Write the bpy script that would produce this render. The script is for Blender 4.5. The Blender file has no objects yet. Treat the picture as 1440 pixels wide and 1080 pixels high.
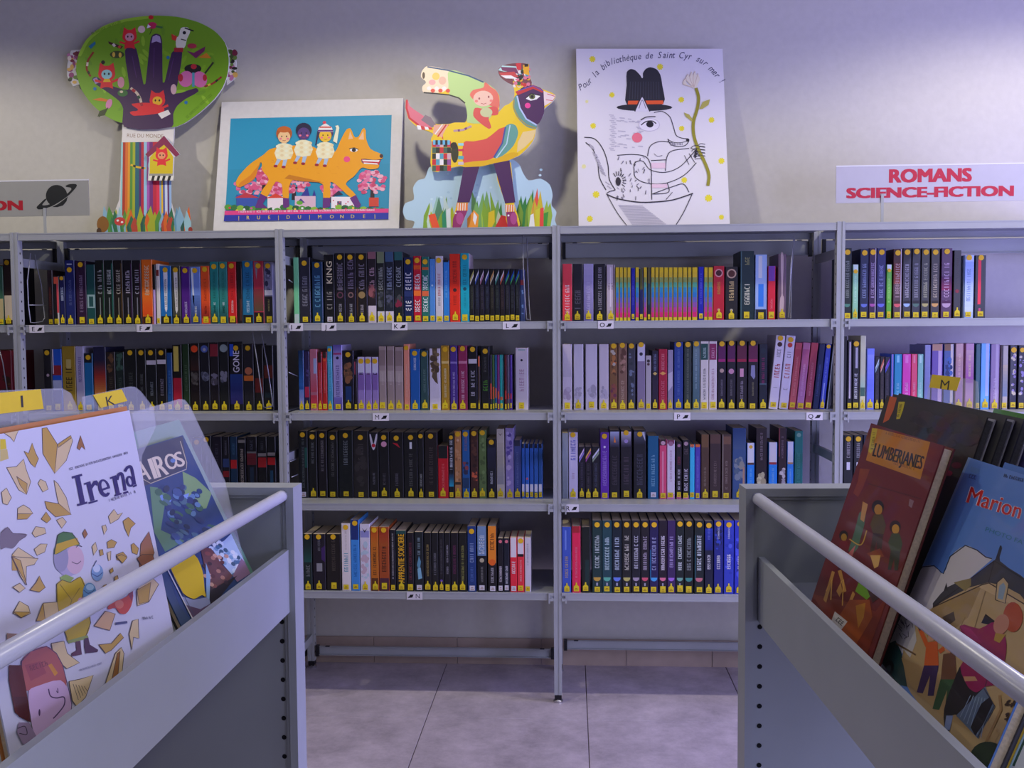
import bpy, math, random, colorsys
from mathutils import Vector, Matrix
random.seed(7)
S = bpy.context.scene
COL = S.collection
# ---------------------------------------------------------------- camera
F_PX, YAW, PIT, ROL = 1386.46, .0598, .0551, -.0070
CAM = Vector((.0493, -3.2953, 1.2714))
def ray(u, v):
    a, b = u-720, v-540
    c, s = math.cos(ROL), math.sin(ROL)
    x, y, z = (c*a+s*b)/F_PX, 1.0, -(-s*a+c*b)/F_PX
    c, s = math.cos(PIT), math.sin(PIT); y, z = c*y+s*z, -s*y+c*z
    c, s = math.cos(YAW), math.sin(YAW)
    return Vector((c*x-s*y, s*x+c*y, z))
def at(u, v, ax, val):
    """the point of the plane <axis ax> = val seen along one line of sight"""
    d = ray(u, v); return CAM + d*((val-CAM[ax])/d[ax])
def on_plane(u, v, p, n):
    d = ray(u, v); return CAM + d*((Vector(p)-CAM).dot(n)/d.dot(n))
cd = bpy.data.cameras.new('camera'); cam = bpy.data.objects.new('camera', cd); COL.objects.link(cam)
cd.sensor_width = 36; cd.lens = 36*F_PX/1440; cd.clip_start = .05
fw = ray(720, 540).normalized(); rt = (ray(820, 540)-ray(620, 540)).normalized(); up = rt.cross(fw)
cam.matrix_world = Matrix(((rt.x, up.x, -fw.x, CAM.x), (rt.y, up.y, -fw.y, CAM.y), (rt.z, up.z, -fw.z, CAM.z), (0, 0, 0, 1)))
S.camera = cam
# ---------------------------------------------------------------- light and exposure
S.view_settings.view_transform = 'Standard'; S.view_settings.look = 'None'
S.view_settings.gamma = 1; S.view_settings.exposure = -0.12; S.view_settings.use_curve_mapping = False
W = bpy.data.worlds.new('world'); S.world = W; W.use_nodes = True
W.node_tree.nodes['Background'].inputs[0].default_value = (.55, .6, .9, 1)
W.node_tree.nodes['Background'].inputs[1].default_value = .05
def spot(x, y, z, watts, col, cone, blend, rad, aim=(0, 0, -1)):
    l = bpy.data.lights.new('ceiling_spot_light', 'SPOT'); l.energy = watts; l.color = col
    l.spot_size = math.radians(cone); l.spot_blend = blend; l.shadow_soft_size = rad
    o = bpy.data.objects.new('ceiling_spot_light', l); COL.objects.link(o); o.location = (x, y, z)
    o.rotation_euler = Vector(aim).to_track_quat('-Z', 'Y').to_euler(); return o
WARM = (1.0, .93, .78)
for x, w in ((-2.35, 40), (-.55, 40), (1.75, 56)):
    spot(x, -.62, 2.66, w, WARM, 152, .35, .045)
for x, y, w in ((-1.0, -2.7, 4), (.9, -2.7, 8), (1.3, -5.0, 72)):
    spot(x, y, 2.66, w, (1, .95, .86), 150, .6, .12)
def area(name, loc, aim, sx, sy, watts, col):
    l = bpy.data.lights.new(name, 'AREA'); l.shape = 'RECTANGLE'; l.size = sx; l.size_y = sy; l.energy = watts; l.color = col
    o = bpy.data.objects.new(name, l); COL.objects.link(o); o.location = loc
    o.rotation_euler = Vector(aim).to_track_quat('-Z', 'Z').to_euler(); return o
DAY = (.72, .73, 1.0)
area('window_daylight', (3.32, -1.9, 1.12), (-1, .10, -.10), 1.9, 2.0, 62, DAY)
area('window_daylight', (3.32, -.22, 1.15), (-1, -.05, -.05), .8, 1.9, 100, (.27, .24, 1.0))
area('window_daylight', (3.32, -4.6, 1.3), (-1, .35, -.1), 1.6, 2.0, 92, (.46, .49, 1.0))  # added blue fill from an invented window, brightens the left bin's board
# ---------------------------------------------------------------- materials
def lin(c): return c/12.92 if c <= .04045 else ((c+.055)/1.055)**2.4
def rgb(h, g=1.0):
    h = h.lstrip('#')
    if len(h) == 3: h = ''.join(c*2 for c in h)
    return tuple(min(.88, lin(int(h[i:i+2], 16)/255)*g) for i in (0, 2, 4))
MATS = {}
def mat(name, h, rough=.5, metal=0, g=1.0, spec=.5, noise=None):
    if name in MATS: return MATS[name]
    m = bpy.data.materials.new(name); m.use_nodes = True; nt = m.node_tree; b = nt.nodes['Principled BSDF']
    c = rgb(h, g); b.inputs['Base Color'].default_value = (*c, 1); b.inputs['Roughness'].default_value = rough
    b.inputs['Metallic'].default_value = metal; b.inputs['Specular IOR Level'].default_value = spec
    if noise:
        sc, amt, bump = noise
        t = nt.nodes.new('ShaderNodeTexCoord'); n = nt.nodes.new('ShaderNodeTexNoise'); n.inputs['Scale'].default_value = sc; n.inputs['Detail'].default_value = 6
        r = nt.nodes.new('ShaderNodeValToRGB'); r.color_ramp.elements[0].position = .3; r.color_ramp.elements[1].position = .7
        r.color_ramp.elements[0].color = (*[x*(1-amt) for x in c], 1); r.color_ramp.elements[1].color = (*[min(.9, x*(1+amt)) for x in c], 1)
        nt.links.new(t.outputs['Object'], n.inputs['Vector']); nt.links.new(n.outputs['Fac'], r.inputs['Fac']); nt.links.new(r.outputs['Color'], b.inputs['Base Color'])
        if bump:
            bp = nt.nodes.new('ShaderNodeBump'); bp.inputs['Strength'].default_value = bump; bp.inputs['Distance'].default_value = .002
            nt.links.new(n.outputs['Fac'], bp.inputs['Height']); nt.links.new(bp.outputs['Normal'], b.inputs['Normal'])
    MATS[name] = m; return m
def ink(name, rough, coat=0):
    m = bpy.data.materials.new(name); m.use_nodes = True; nt = m.node_tree; b = nt.nodes['Principled BSDF']
    a = nt.nodes.new('ShaderNodeAttribute'); a.attribute_name = 'ink'
    nt.links.new(a.outputs['Color'], b.inputs['Base Color']); b.inputs['Roughness'].default_value = rough; b.inputs['Coat Weight'].default_value = coat
    return m
INK = ink('printed_ink', .55); INKGLOSS = ink('laminated_ink', .32, .3)
M_STEEL = mat('grey_shelf_enamel', '#a6a9aa', .38, noise=(9, .05, 0))
M_WALL = mat('wall_plaster', '#c4c1b8', .85, noise=(40, .03, .25))
M_CEIL = mat('ceiling_paint', '#d8d6d0', .9, noise=(30, .02, .1))
M_BIN = mat('bin_enamel', '#a4aaaa', .42, noise=(7, .04, 0))
M_RAIL = mat('rail_enamel', '#c8cad0', .3, noise=(12, .03, 0))
M_HOLE = mat('hole_dark', '#08080a', .9)
M_PAGES = mat('book_pages', '#dccaa8', .9, noise=(300, .12, .3))
M_YEL = mat('yellow_label', '#e8d018', .6, noise=(200, .06, 0))
M_WHT = mat('white_label', '#dcd8dc', .6, noise=(200, .05, 0))
M_BLACK = mat('black_plastic', '#101014', .5)
M_CHROME = mat('chrome', '#c0c0c4', .2, 1)
M_WIRE = mat('wire_zinc', '#a8aab0', .35, .4)
# ---------------------------------------------------------------- mesh helpers
class MB:
    def __init__(s): s.v = []; s.f = []; s.m = []; s.c = []; s.cur = 0
    def add(s, vs, fs, col=None):
        b = len(s.v); s.v += [tuple(p) for p in vs]
        for f in fs: s.f.append([i+b for i in f]); s.m.append(s.cur); s.c.append(col)
    def box(s, x0, x1, y0, y1, z0, z1, T=None):
        vs = [Vector((x, y, z)) for z in (z0, z1) for y in (y0, y1) for x in (x0, x1)]
        if T is not None: vs = [T @ p for p in vs]
        s.add(vs, [(0, 2, 3, 1), (4, 5, 7, 6), (0, 1, 5, 4), (2, 6, 7, 3), (0, 4, 6, 2), (1, 3, 7, 5)])
    def prism(s, pts, axis_a, axis_b, ext, base=Vector((0, 0, 0))):
        """2-D outline (in axes a, b) drawn out along ext"""
        A, B, E = Vector(axis_a), Vector(axis_b), Vector(ext); n = len(pts)
        lo = [base+A*p[0]+B*p[1] for p in pts]; hi = [p+E for p in lo]
        fs = [tuple(range(n))[::-1], tuple(range(n, 2*n))]+[(i, (i+1) % n, n+(i+1) % n, n+i) for i in range(n)]
        s.add(lo+hi, fs)
    def tube(s, pts, r, n=8, cap=True):
        pts = [Vector(p) for p in pts]; rings = []
        for i, p in enumerate(pts):
            d = (pts[min(i+1, len(pts)-1)]-pts[max(i-1, 0)]).normalized()
            a = d.cross(Vector((0, 0, 1)) if abs(d.z) < .9 else Vector((1, 0, 0))).normalized(); b = d.cross(a)
            rings.append([p+(a*math.cos(2*math.pi*k/n)+b*math.sin(2*math.pi*k/n))*r for k in range(n)])
        vs = [q for g in rings for q in g]; fs = []
        for i in range(len(pts)-1):
            for k in range(n): fs.append((i*n+k, i*n+(k+1) % n, (i+1)*n+(k+1) % n, (i+1)*n+k))
        if cap: fs += [tuple(range(n))[::-1], tuple(range((len(pts)-1)*n, len(pts)*n))]
        s.add(vs, fs)
    def mesh(s, name, mats, smooth=False):
        me = bpy.data.meshes.new(name); me.from_pydata(s.v, [], s.f)
        for m in (mats if isinstance(mats, (list, tuple)) else [mats]): me.materials.append(m)
        if any(s.m): me.polygons.foreach_set('material_index', s.m)
        if any(c is not None for c in s.c):
            at_ = me.color_attributes.new('ink', 'FLOAT_COLOR', 'CORNER'); buf = []
            for f, c in zip(s.f, s.c): buf += [*(c or (.5, .5, .5)), 1.0]*len(f)
            at_.data.foreach_set('color', buf)
        if smooth: me.polygons.foreach_set('use_smooth', [True]*len(me.polygons))
        me.update(); return me
    def obj(s, name, mats, parent=None, smooth=False, loc=None):
        o = bpy.data.objects.new(name, s.mesh(name, mats, smooth)); COL.objects.link(o)
        if parent is not None: o.parent = parent
        if loc is not None: o.location = loc
        return o
def tag(o, label=None, cat=None, group=None, kind=None):
    for k, v in (('label', label), ('category', cat), ('group', group), ('kind', kind)):
        if v: o[k] = v
    return o
def empty(name, loc, label=None, cat=None, group=None):
    o = bpy.data.objects.new(name, None); COL.objects.link(o); o.location = loc; o.empty_display_size = .05
    return tag(o, label, cat, group)
_fc = {}
def glyphs(text, bold=0.0, shear=0.0):
    k = (text, bold, shear)
    if k in _fc: return _fc[k]
    cu = bpy.data.curves.new('t', 'FONT'); cu.body = text; cu.size = 1; cu.offset = bold; cu.shear = shear; cu.resolution_u = 3; cu.fill_mode = 'FRONT'
    ob = bpy.data.objects.new('t', cu); COL.objects.link(ob)
    dg = bpy.context.evaluated_depsgraph_get(); me = ob.evaluated_get(dg).to_mesh()
    vs = [(v.co.x, v.co.y) for v in me.vertices]; fs = [tuple(p.vertices) for p in me.polygons]
    ob.evaluated_get(dg).to_mesh_clear(); bpy.data.objects.remove(ob); bpy.data.curves.remove(cu)
    _fc[k] = (vs, fs); return _fc[k]
def smooth_pts(pts, k=3, ten=.38):
    n = len(pts); out = []
    for i in range(n):
        p0, p1, p2, p3 = pts[i-1], pts[i], pts[(i+1) % n], pts[(i+2) % n]; L = math.hypot(p2[0]-p1[0], p2[1]-p1[1])
        def tan(a, b):
            d = math.hypot(b[0]-a[0], b[1]-a[1]) or 1; return ((b[0]-a[0])/d*L*ten*2, (b[1]-a[1])/d*L*ten*2)
        m1, m2 = tan(p0, p2), tan(p1, p3)
        for j in range(k):
            t = j/k; h1, h2, h3, h4 = 2*t**3-3*t*t+1, t**3-2*t*t+t, -2*t**3+3*t*t, t**3-t*t
            out.append(tuple(h1*p1[d]+h2*m1[d]+h3*p2[d]+h4*m2[d] for d in (0, 1)))
    return out
class Canvas(MB):
    """flat print: coloured shapes laid on a real surface, each a hair above the last"""
    def __init__(s, mapf, nrm, g=1.0, eps=6e-6):
        super().__init__(); s.mapf = mapf; s.n = Vector(nrm); s.g = g; s.eps = eps; s.k = 1; s.fr = (0, 0, 1)
    def frame(s, x0, y0, sc): s.fr = (x0, y0, sc); return s
    clip = None
    def add(s, vs, fs, col=None):
        if s.clip is None: return super().add(vs, fs, col)
        A, B_, a1, b0, b1 = s.clip
        for f in fs:
            poly = [Vector(vs[i]) for i in f]
            for ax, lim, sg in ((A, 0, 1), (A, a1, -1), (B_, b0, 1), (B_, b1, -1)):
                out = []
                for i, p in enumerate(poly):
                    q = poly[(i+1) % len(poly)]; dp, dq = (p.dot(ax)-lim)*sg, (q.dot(ax)-lim)*sg
                    if dp >= 0: out.append(p)
                    if (dp >= 0) != (dq >= 0): out.append(p+(q-p)*(dp/(dp-dq)))
                poly = out
                if len(poly) < 3: break
            if len(poly) >= 3: super().add(poly, [tuple(range(len(poly)))], col)
    def P(s, x, y): return s.mapf(s.fr[0]+x/s.fr[2], s.fr[1]+y/s.fr[2])+s.n*(s.eps*s.k)
    def poly(s, pts, col):
        s.k += 1
        if isinstance(pts, str):
            pts = [tuple(float(t) for t in q.split(',')) for q in pts.split()]
            if len(pts) >= 8: pts = smooth_pts(pts)
        s.add([s.P(*p) for p in pts], [tuple(range(len(pts)))], rgb(col, s.g))
    def ell(s, cx, cy, rx, ry, col, rot=0, n=18):
        c, q = math.cos(math.radians(rot)), math.sin(math.radians(rot)); pts = []
        for i in range(n):
            a = 2*math.pi*i/n; x, y = rx*math.cos(a), ry*math.sin(a); pts.append((cx+c*x-q*y, cy+q*x+c*y))
        s.poly(pts, col)
    def rect(s, x0, y0, x1, y1, col): s.poly([(x0, y0), (x1, y0), (x1, y1), (x0, y1)], col)
    def line(s, pts, w, col, closed=False):
        if isinstance(pts, str): pts = [tuple(float(t) for t in q.split(',')) for q in pts.split()]
        if closed: pts = list(pts)+[pts[0]]
        s.k += 1; L = []; R = []
        for i, (x, y) in enumerate(pts):
            a = pts[max(i-1, 0)]; b = pts[min(i+1, len(pts)-1)]; dx, dy = b[0]-a[0], b[1]-a[1]; l = math.hypot(dx, dy) or 1
            nx, ny = -dy/l*w/2, dx/l*w/2; L.append(s.P(x+nx, y+ny)); R.append(s.P(x-nx, y-ny))
        n = len(pts); s.add(L+R, [(i, i+1, n+i+1, n+i) for i in range(n-1)], rgb(col, s.g))
    def curve(s, pts, w, col, n=6):
        if isinstance(pts, str): pts = [tuple(float(t) for t in q.split(',')) for q in pts.split()]
        out = []; P = [pts[0]]+list(pts)+[pts[-1]]
        for i in range(1, len(P)-2):
            for k in range(n):
                t = k/n; p0, p1, p2, p3 = P[i-1], P[i], P[i+1], P[i+2]
                out.append(tuple(.5*(2*p1[d]+(p2[d]-p0[d])*t+(2*p0[d]-5*p1[d]+4*p2[d]-p3[d])*t*t+(3*p1[d]-p0[d]-3*p2[d]+p3[d])*t**3) for d in (0, 1)))
        s.line(out+[pts[-1]], w, col)
    def text(s, t, x, y, size, col, rot=0, bold=0.0, align='c', shear=0, sx=1.0, fit=None):
        """baseline at x, y in canvas units (y down); rot in degrees, clockwise"""
        vs, fs = glyphs(t, 0.0, shear)
        if not vs: return
        if bold:
            for dx in (-bold*.8, bold*.8):
                c_, q_ = math.cos(math.radians(rot)), math.sin(math.radians(rot)); d_ = dx*size*(sx if not fit else .8); s.text(t, x+c_*d_, y+q_*d_, size, col, rot, 0, align, shear, sx, fit)
        x0, x1 = min(v[0] for v in vs), max(v[0] for v in vs)
        if fit: sx = fit/((x1-x0)*size)
        off = {'c': (x0+x1)/2, 'l': x0, 'r': x1}[align]; c, q = math.cos(math.radians(rot)), math.sin(math.radians(rot)); s.k += 1
        out = []
        for a, b in vs:
            px, py = (a-off)*size*sx, -b*size; out.append(s.P(x+c*px-q*py, y+q*px+c*py))
        s.add(out, fs, rgb(col, s.g))
    def scrawl(s, x0, y0, x1, y1, h, col, seed=0, w=.16, gap=.62, words=True):
        """unreadable lettering: upright and level strokes along a line"""
        r = random.Random(seed); L = math.hypot(x1-x0, y1-y0); ux, uy = (x1-x0)/L, (y1-y0)/L; nx, ny = uy, -ux; t = 0; s.k += 1; c = rgb(col, s.g)
        def q(a, b, a2, b2):
            s.add([s.P(x0+ux*p+nx*o, y0+uy*p+ny*o) for p, o in ((a, b), (a2, b), (a2, b2), (a, b2))], [(0, 1, 2, 3)], c)
        while t+h*.5 < L:
            if words and r.random() < .13: t += h*.4; continue
            k = r.randint(0, 4); lw = h*w; ww = h*.46
            if k != 3: q(t, 0, t+lw, h)
            if k in (0, 1): q(t+ww-lw, 0, t+ww, h*r.choice((.55, 1)))
            if k in (1, 2, 4): q(t, h-lw, t+ww, h)
            if k in (2, 4): q(t, 0, t+ww, lw)
            if k in (0, 2): q(t, h*.45, t+ww, h*.45+lw)
            if k == 3: q(t+ww*.35, 0, t+ww*.35+lw, h)
            t += h*gap
def lerp(a, b, t): return a+(b-a)*t
# ================================================================ the room
YW = .383
X0, X1, YB, ZC = -7.0, 3.4, -9.5, 2.72
def struct(o): o['kind'] = 'structure'; return o
b = MB(); b.box(X0-.1, X1+.1, YW+.012, YW+.15, -.05, ZC+.1); struct(b.obj('wall_back', M_WALL))
b = MB(); b.box(X0-.15, X0, YB, YW+.15, -.05, ZC+.1); struct(b.obj('wall_left', M_WALL))
b = MB(); b.box(X0-.1, X1+.1, YB-.15, YB, -.05, ZC+.1); struct(b.obj('wall_front', M_WALL))
b = MB(); b.box(X0-.1, X1+.1, YB-.1, YW+.15, ZC, ZC+.1); struct(b.obj('ceiling', M_CEIL))
m_glass = mat('window_glass', '#b8c4e8', .08); m_wf = mat('window_frame_white', '#d8d8dc', .5)
wz0, wz1 = .06, 2.35; OP = ((-5.5, -3.7), (-2.95, -.85), (-.68, .24))  # first opening is invented, made to go with the added blue fill
b = MB(); ys = [YB]+[y for o_ in OP for y in o_]+[YW+.15]
for i in range(0, len(ys), 2): b.box(X1, X1+.15, ys[i], ys[i+1], -.05, ZC+.1)
for y0, y1 in OP: b.box(X1, X1+.15, y0, y1, -.05, wz0); b.box(X1, X1+.15, y0, y1, wz1, ZC+.1)
struct(b.obj('wall_right', M_WALL))
for k, (wy0, wy1) in enumerate(OP):
    b = MB(); b.box(X1+.06, X1+.068, wy0, wy1, wz0, wz1); win = struct(b.obj('window_%d' % (k+1), m_glass)); ym = (wy0+wy1)/2
    b = MB()
    for y0, y1, z0, z1 in ((wy0, wy1, wz0, wz0+.06), (wy0, wy1, wz1-.06, wz1), (wy0, wy0+.06, wz0, wz1), (wy1-.06, wy1, wz0, wz1), (ym-.03, ym+.03, wz0, wz1)): b.box(X1+.04, X1+.1, y0, y1, z0, z1)
    b.obj('window_frame', m_wf, win)
# floor slab and its tiles
m_tile = mat('floor_tile_concrete', '#b6abb0', .42, noise=(20, .40, .15)); nt = m_tile.node_tree
for n_ in nt.nodes:
    if n_.type == 'TEX_NOISE': n_.inputs['Roughness'].default_value = .78; n_.inputs['Detail'].default_value = 12; n_.inputs['Scale'].default_value = 4.5; gp = nt.nodes.new('ShaderNodeNewGeometry'); nt.links.new(gp.outputs['Position'], n_.inputs['Vector'])
m_grout = mat('floor_grout', '#6c6468', .9)
b = MB(); b.box(X0-.1, X1+.1, YB-.1, YW+.15, -.05, -.003); fl = struct(b.obj('floor', m_grout))
def bevel_tile(w, d, h=.003, g=.0015):
    t = MB(); a = [(g, g), (w-g, g), (w-g, d-g), (g, d-g)]; c = [(g*1.6, g*1.6), (w-g*1.6, g*1.6), (w-g*1.6, d-g*1.6), (g*1.6, d-g*1.6)]
    t.add([(x, y, 0) for x, y in a]+[(x, y, h*.6) for x, y in a]+[(x, y, h) for x, y in c],
          [(0, 1, 5, 4), (1, 2, 6, 5), (2, 3, 7, 6), (3, 0, 4, 7), (4, 5, 9, 8), (5, 6, 10, 9), (6, 7, 11, 10), (7, 4, 8, 11), (8, 9, 10, 11)]); return t
TW, TD = .527, .527
tm = bevel_tile(TW, TD).mesh('tile', m_tile)
nx0 = math.floor((X0+.43)/TW)
for i in range(-4, 5):
    for j in range(-5, 1):
        o = bpy.data.objects.new('tile', tm); COL.objects.link(o); o.parent = fl; o.location = (-.428+i*TW, -.14+j*TD, -.003)
tm2 = bevel_tile(TW, YW+.012+.14-TD).mesh('tile', m_tile)
for i in range(-4, 5):
    o = bpy.data.objects.new('tile', tm2); COL.objects.link(o); o.parent = fl; o.location = (-.428+i*TW, -.14+TD, -.003)
# tiled baseboard
b = MB(); b.box(X0, X1, YW+.006, YW+.013, 0, .098); bb = struct(b.obj('baseboard_back', mat('baseboard_grout', '#a89c98', .8)))
m_bt = mat('baseboard_tile', '#b09c8c', .5, noise=(14, .08, 0))
t = MB(); t.box(.0012, .3198, 0, .0075, 0, .1); btm = t.mesh('baseboard_tile', m_bt)
for i in range(-8, 11):
    o = bpy.data.objects.new('baseboard_tile', btm); COL.objects.link(o); o.parent = bb; o.location = (-.387+i*.3207, YW, 0)
# ceiling spot housings (light comes from the lamps in them)
for k, (x, y) in enumerate(((-2.35, -.62), (-.55, -.62), (1.75, -.62), (-1.0, -2.7), (.9, -2.7), (1.3, -5.0))):
    e = empty('ceiling_spot', (x, y, ZC), 'white recessed ceiling spot, number %s of six out of shot above the room' % ('one two three four five six'.split()[k]), 'lamp', 'recessed ceiling spots')
    r = MB(); n = 20; ri, ro = .085, .11
    vs = [(rr*math.cos(2*math.pi*i/n), rr*math.sin(2*math.pi*i/n), z) for rr, z in ((ro, 0), (ro, -.012), (ri, -.012), (ri, 0)) for i in range(n)]
    r.add(vs, [(q*n+i, q*n+(i+1) % n, (q+1)*n+(i+1) % n, (q+1)*n+i) for q in range(3) for i in range(n)]); r.obj('trim_ring', M_WHT, e)
# ================================================================ the shelving run
ZS = {0: 1.613, 1: 1.2986, 2: .9925, 3: .6836, 4: .3792}     # upper faces of the shelves
LIP = .025
PX = [-2.785, -1.857, -.9333, .0019, .9311, 1.862]           # middles of the uprights
PW, PD, DS = .026, .030, .31
shelving = empty('shelving_unit', (PX[3], .15, 0), 'long grey steel library shelving run standing against the wall', 'shelving')
SO = Vector((PX[3], .15, 0))
def part(bm, name, mats, parent=shelving, off=SO):
    bm.v = [tuple(Vector(p)-off) for p in bm.v]; return bm.obj(name, mats, parent)
for k, x in enumerate(PX):
    h = PW/2; zt = 1.616
    for y0 in (0, DS):      # a shallow C: two flanges and a web with a centre groove
        b = MB(); b.box(x-h, x-.0035, y0, y0+PD, .028, zt); b.box(x+.0035, x+h, y0, y0+PD, .028, zt); b.box(x-.0035, x+.0035, y0+.0015, y0+PD-.0015, .028, zt-.001)
        part(b, 'upright', M_STEEL)
    for z in (.10, .82, 1.50): b = MB(); b.box(x-.006, x+.006, PD, DS, z, z+.03); part(b, 'side_tie', M_STEEL)
    b = MB()                 # slot holes down the flanks of both posts
    for y0 in (0, DS):
        for i in range(46):
            z = .06+i*.033
            for sgn in (-1, 1):
                xx = x+sgn*(h+.0002); c = y0+PD*.5
                b.add([(xx, c+.0035*math.cos(a*math.pi/3), z+.0045*math.sin(a*math.pi/3)) for a in range(6)], [tuple(range(6))])
    o = part(b, 'slot_holes', M_HOLE); o['kind'] = 'stuff'
    for y0 in (0, DS):
        b = MB(); b.box(x-.012, x+.012, y0+.003, y0+.027, .012, .030); fo = part(b, 'foot', M_BLACK)
        b = MB(); n = 14
        b.add([(x+rr*math.cos(2*math.pi*i/n), y0+.015+rr*math.sin(2*math.pi*i/n), z) for rr, z in ((.017, 0), (.017, .006), (.009, .013)) for i in range(n)],
              [(q*n+i, q*n+(i+1) % n, (q+1)*n+(i+1) % n, (q+1)*n+i) for q in range(2) for i in range(n)]+[tuple(range(2*n, 3*n))])
        part(b, 'foot_pad', M_CHROME, fo)
SHELF = {}
def shelf(bay, lev):
    xa, xb, z = PX[bay]+PW/2+.0008, PX[bay+1]-PW/2-.0008, ZS[lev]
    b = MB(); f = .002
    b.box(xa, xb, f, DS+.025, z-.0025, z)                       # sheet
    b.box(xa, xb, f, f+.002, z-LIP, z-.0025); b.box(xa, xb, DS+.023, DS+.025, z-LIP, z-.0025)
    b.box(xa, xb, f+.002, f+.016, z-LIP, z-LIP+.002)            # returned lip
    b.box(xa, xb, f-.0008, f, z-.0042, z-.0005); b.box(xa, xb, f-.0008, f, z-LIP+.0002, z-LIP+.004)
    o = part(b, 'shelf', M_STEEL); SHELF[bay, lev] = o
    if lev:
        for s, xx in ((1, xa), (-1, xb)):
            b = MB(); x2 = xx+s*.017
            b.box(min(xx, x2), max(xx, x2), -.004, .0008, z-LIP-.001, z-LIP+.008); b.box(min(x2, x2-s*.005), max(x2, x2-s*.005), -.0045, .0008, z-LIP-.009, z+.001)
            b.box(min(xx, x2), max(xx, x2), -.004, .0008, z-.007, z+.0012)
            part(b, 'shelf_clip', M_STEEL, o)
for bay in range(5):
    shelf(bay, 0)
    for lev in (1, 2, 3, 4): shelf(bay, lev)
    xa, xb = PX[bay]+PW/2, PX[bay+1]-PW/2
    for zb, zt in ((1.530, 1.582), (.084, .116) if bay == 3 else (.05, .083)):
        b = MB(); y = DS+.012
        b.box(xa+.012, xb-.012, y, y+.0025, zb, zt); b.box(xa+.012, xb-.012, y-.010, y, zt-.002, zt); b.box(xa+.012, xb-.012, y-.010, y, zb, zb+.002)
        br = part(b, 'back_bar', M_STEEL)
        for xx in (xa+.005, xb-.017): b = MB(); b.box(xx, xx+.012, y-.013, y+.004, zb-.004, zt+.004); part(b, 'bar_bracket', M_BLACK, br)
        for xx in (xa+.05, xb-.05): b = MB(); b.box(xx-.008, xx+.008, y-.012, y-.004, zt, zt+.003); part(b, 'bolt_cap', M_BLACK, br)
# letter tags on the lips
def letter_tag(bay, lev, px0, px1, letter, left=False):
    z = ZS[lev]; y = .0006; zz = z-LIP/2
    xa = at((px0), at_y(z, px0), 1, 0).x; xb = at(px1, at_y(z, px1), 1, 0).x; w = xb-xa; h = .026
    org = Vector((xa, y, zz-h/2-.001))
    c = Canvas(lambda u, v: org+Vector((u, 0, h-v)), (0, -1, 0), 1.0, 4e-5)
    c.k = 10; c.rect(0, 0, w, h, '#dedade')
    a, m = (.70, .27) if left else (.27, .72)
    c.text(letter, w*a, h*.80, h*.84, '#0a0a0e', bold=0 if letter in 'MN' else .02)
    mw = w*.14; c.poly([(w*m-mw, h*.74), (w*m-mw*.5, h*.34), (w*m+mw*1.2, h*.30), (w*m+mw*.6, h*.72)], '#0a0a0e')
    c.poly([(w*m-mw*1.5, h*.78), (w*m-mw, h*.55), (w*m+mw*.2, h*.72)], '#0a0a0e')
    part(c, 'letter_tag', INK, SHELF[bay, lev])
def at_y(z, px):
    lo, hi = 200., 1000.
    for _ in range(30):
        m = (lo+hi)/2
        if at(px, m, 1, 0).z > z: lo = m
        else: hi = m
    return lo
for a in ((1, 1, 41, 62, 'E'), (1, 1, 192, 214, 'F'), (2, 1, 404, 426, 'I'), (2, 1, 452, 473, 'J'), (2, 1, 551, 573, 'K'), (2, 1, 707, 731, 'L'), (2, 2, 524, 547, 'M'), (3, 1, 841, 863, 'O'),
          (3, 2, 948, 971, 'P'), (3, 2, 1134, 1157, 'Q'), (3, 3, 793, 814, 'R'), (2, 4, 572, 594, 'N', True)): letter_tag(*a)
# ================================================================ the books
M_COV = ink('book_cover_card', .45, .15)
ORD = 'first second third fourth fifth sixth seventh eighth ninth tenth eleventh twelfth thirteenth fourteenth fifteenth sixteenth seventeenth eighteenth nineteenth'.split()
def ordinal(n):
    if n <= 19: return ORD[n-1]
    t, u = divmod(n, 10); return (('twentieth', 'thirtieth')[t-2] if not u else ('twenty-', 'thirty-')[t-2]+ORD[u-1])
def hue_name(h):
    h = h.lstrip('#'); h = ''.join(c*2 for c in h) if len(h) == 3 else h
    r, g, b_ = (int(h[i:i+2], 16)/255 for i in (0, 2, 4)); H, Sx, V = colorsys.rgb_to_hsv(r, g, b_); H *= 360
    if V < .15: return 'black'
    if Sx < .13: return 'charcoal' if V < .35 else 'grey' if V < .66 else 'off-white'
    if V > .62 and Sx < .24: return 'lavender' if 225 < H < 320 else 'cream' if 20 < H < 80 else 'pale pink' if (H > 320 or H < 20) else 'pale blue'
    n = None
    for lim, nm in ((14, 'red'), (42, 'orange' if V > .6 and Sx > .6 else 'brown'), (68, 'yellow' if V > .6 else 'olive'), (160, 'green'), (196, 'teal'), (228, 'blue'), (258, 'indigo'), (292, 'purple'), (335, 'magenta' if Sx > .5 else 'mauve'), (361, 'red')):
        if H < lim: n = nm; break
    if n == 'red' and Sx < .5 and V > .5: n = 'rose'
    return ('near-black ' if V < .22 else 'dark ' if V < .42 else '')+n
LEVEL = {1: 'top shelf', 2: 'second shelf', 3: 'third shelf', 4: 'lowest shelf'}
UNDER = {0: 'beside planet sign', 1: 'under hand tree', 2: 'under bird cutout', 3: 'under wolf drawing', 4: 'under science-fiction sign'}
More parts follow.
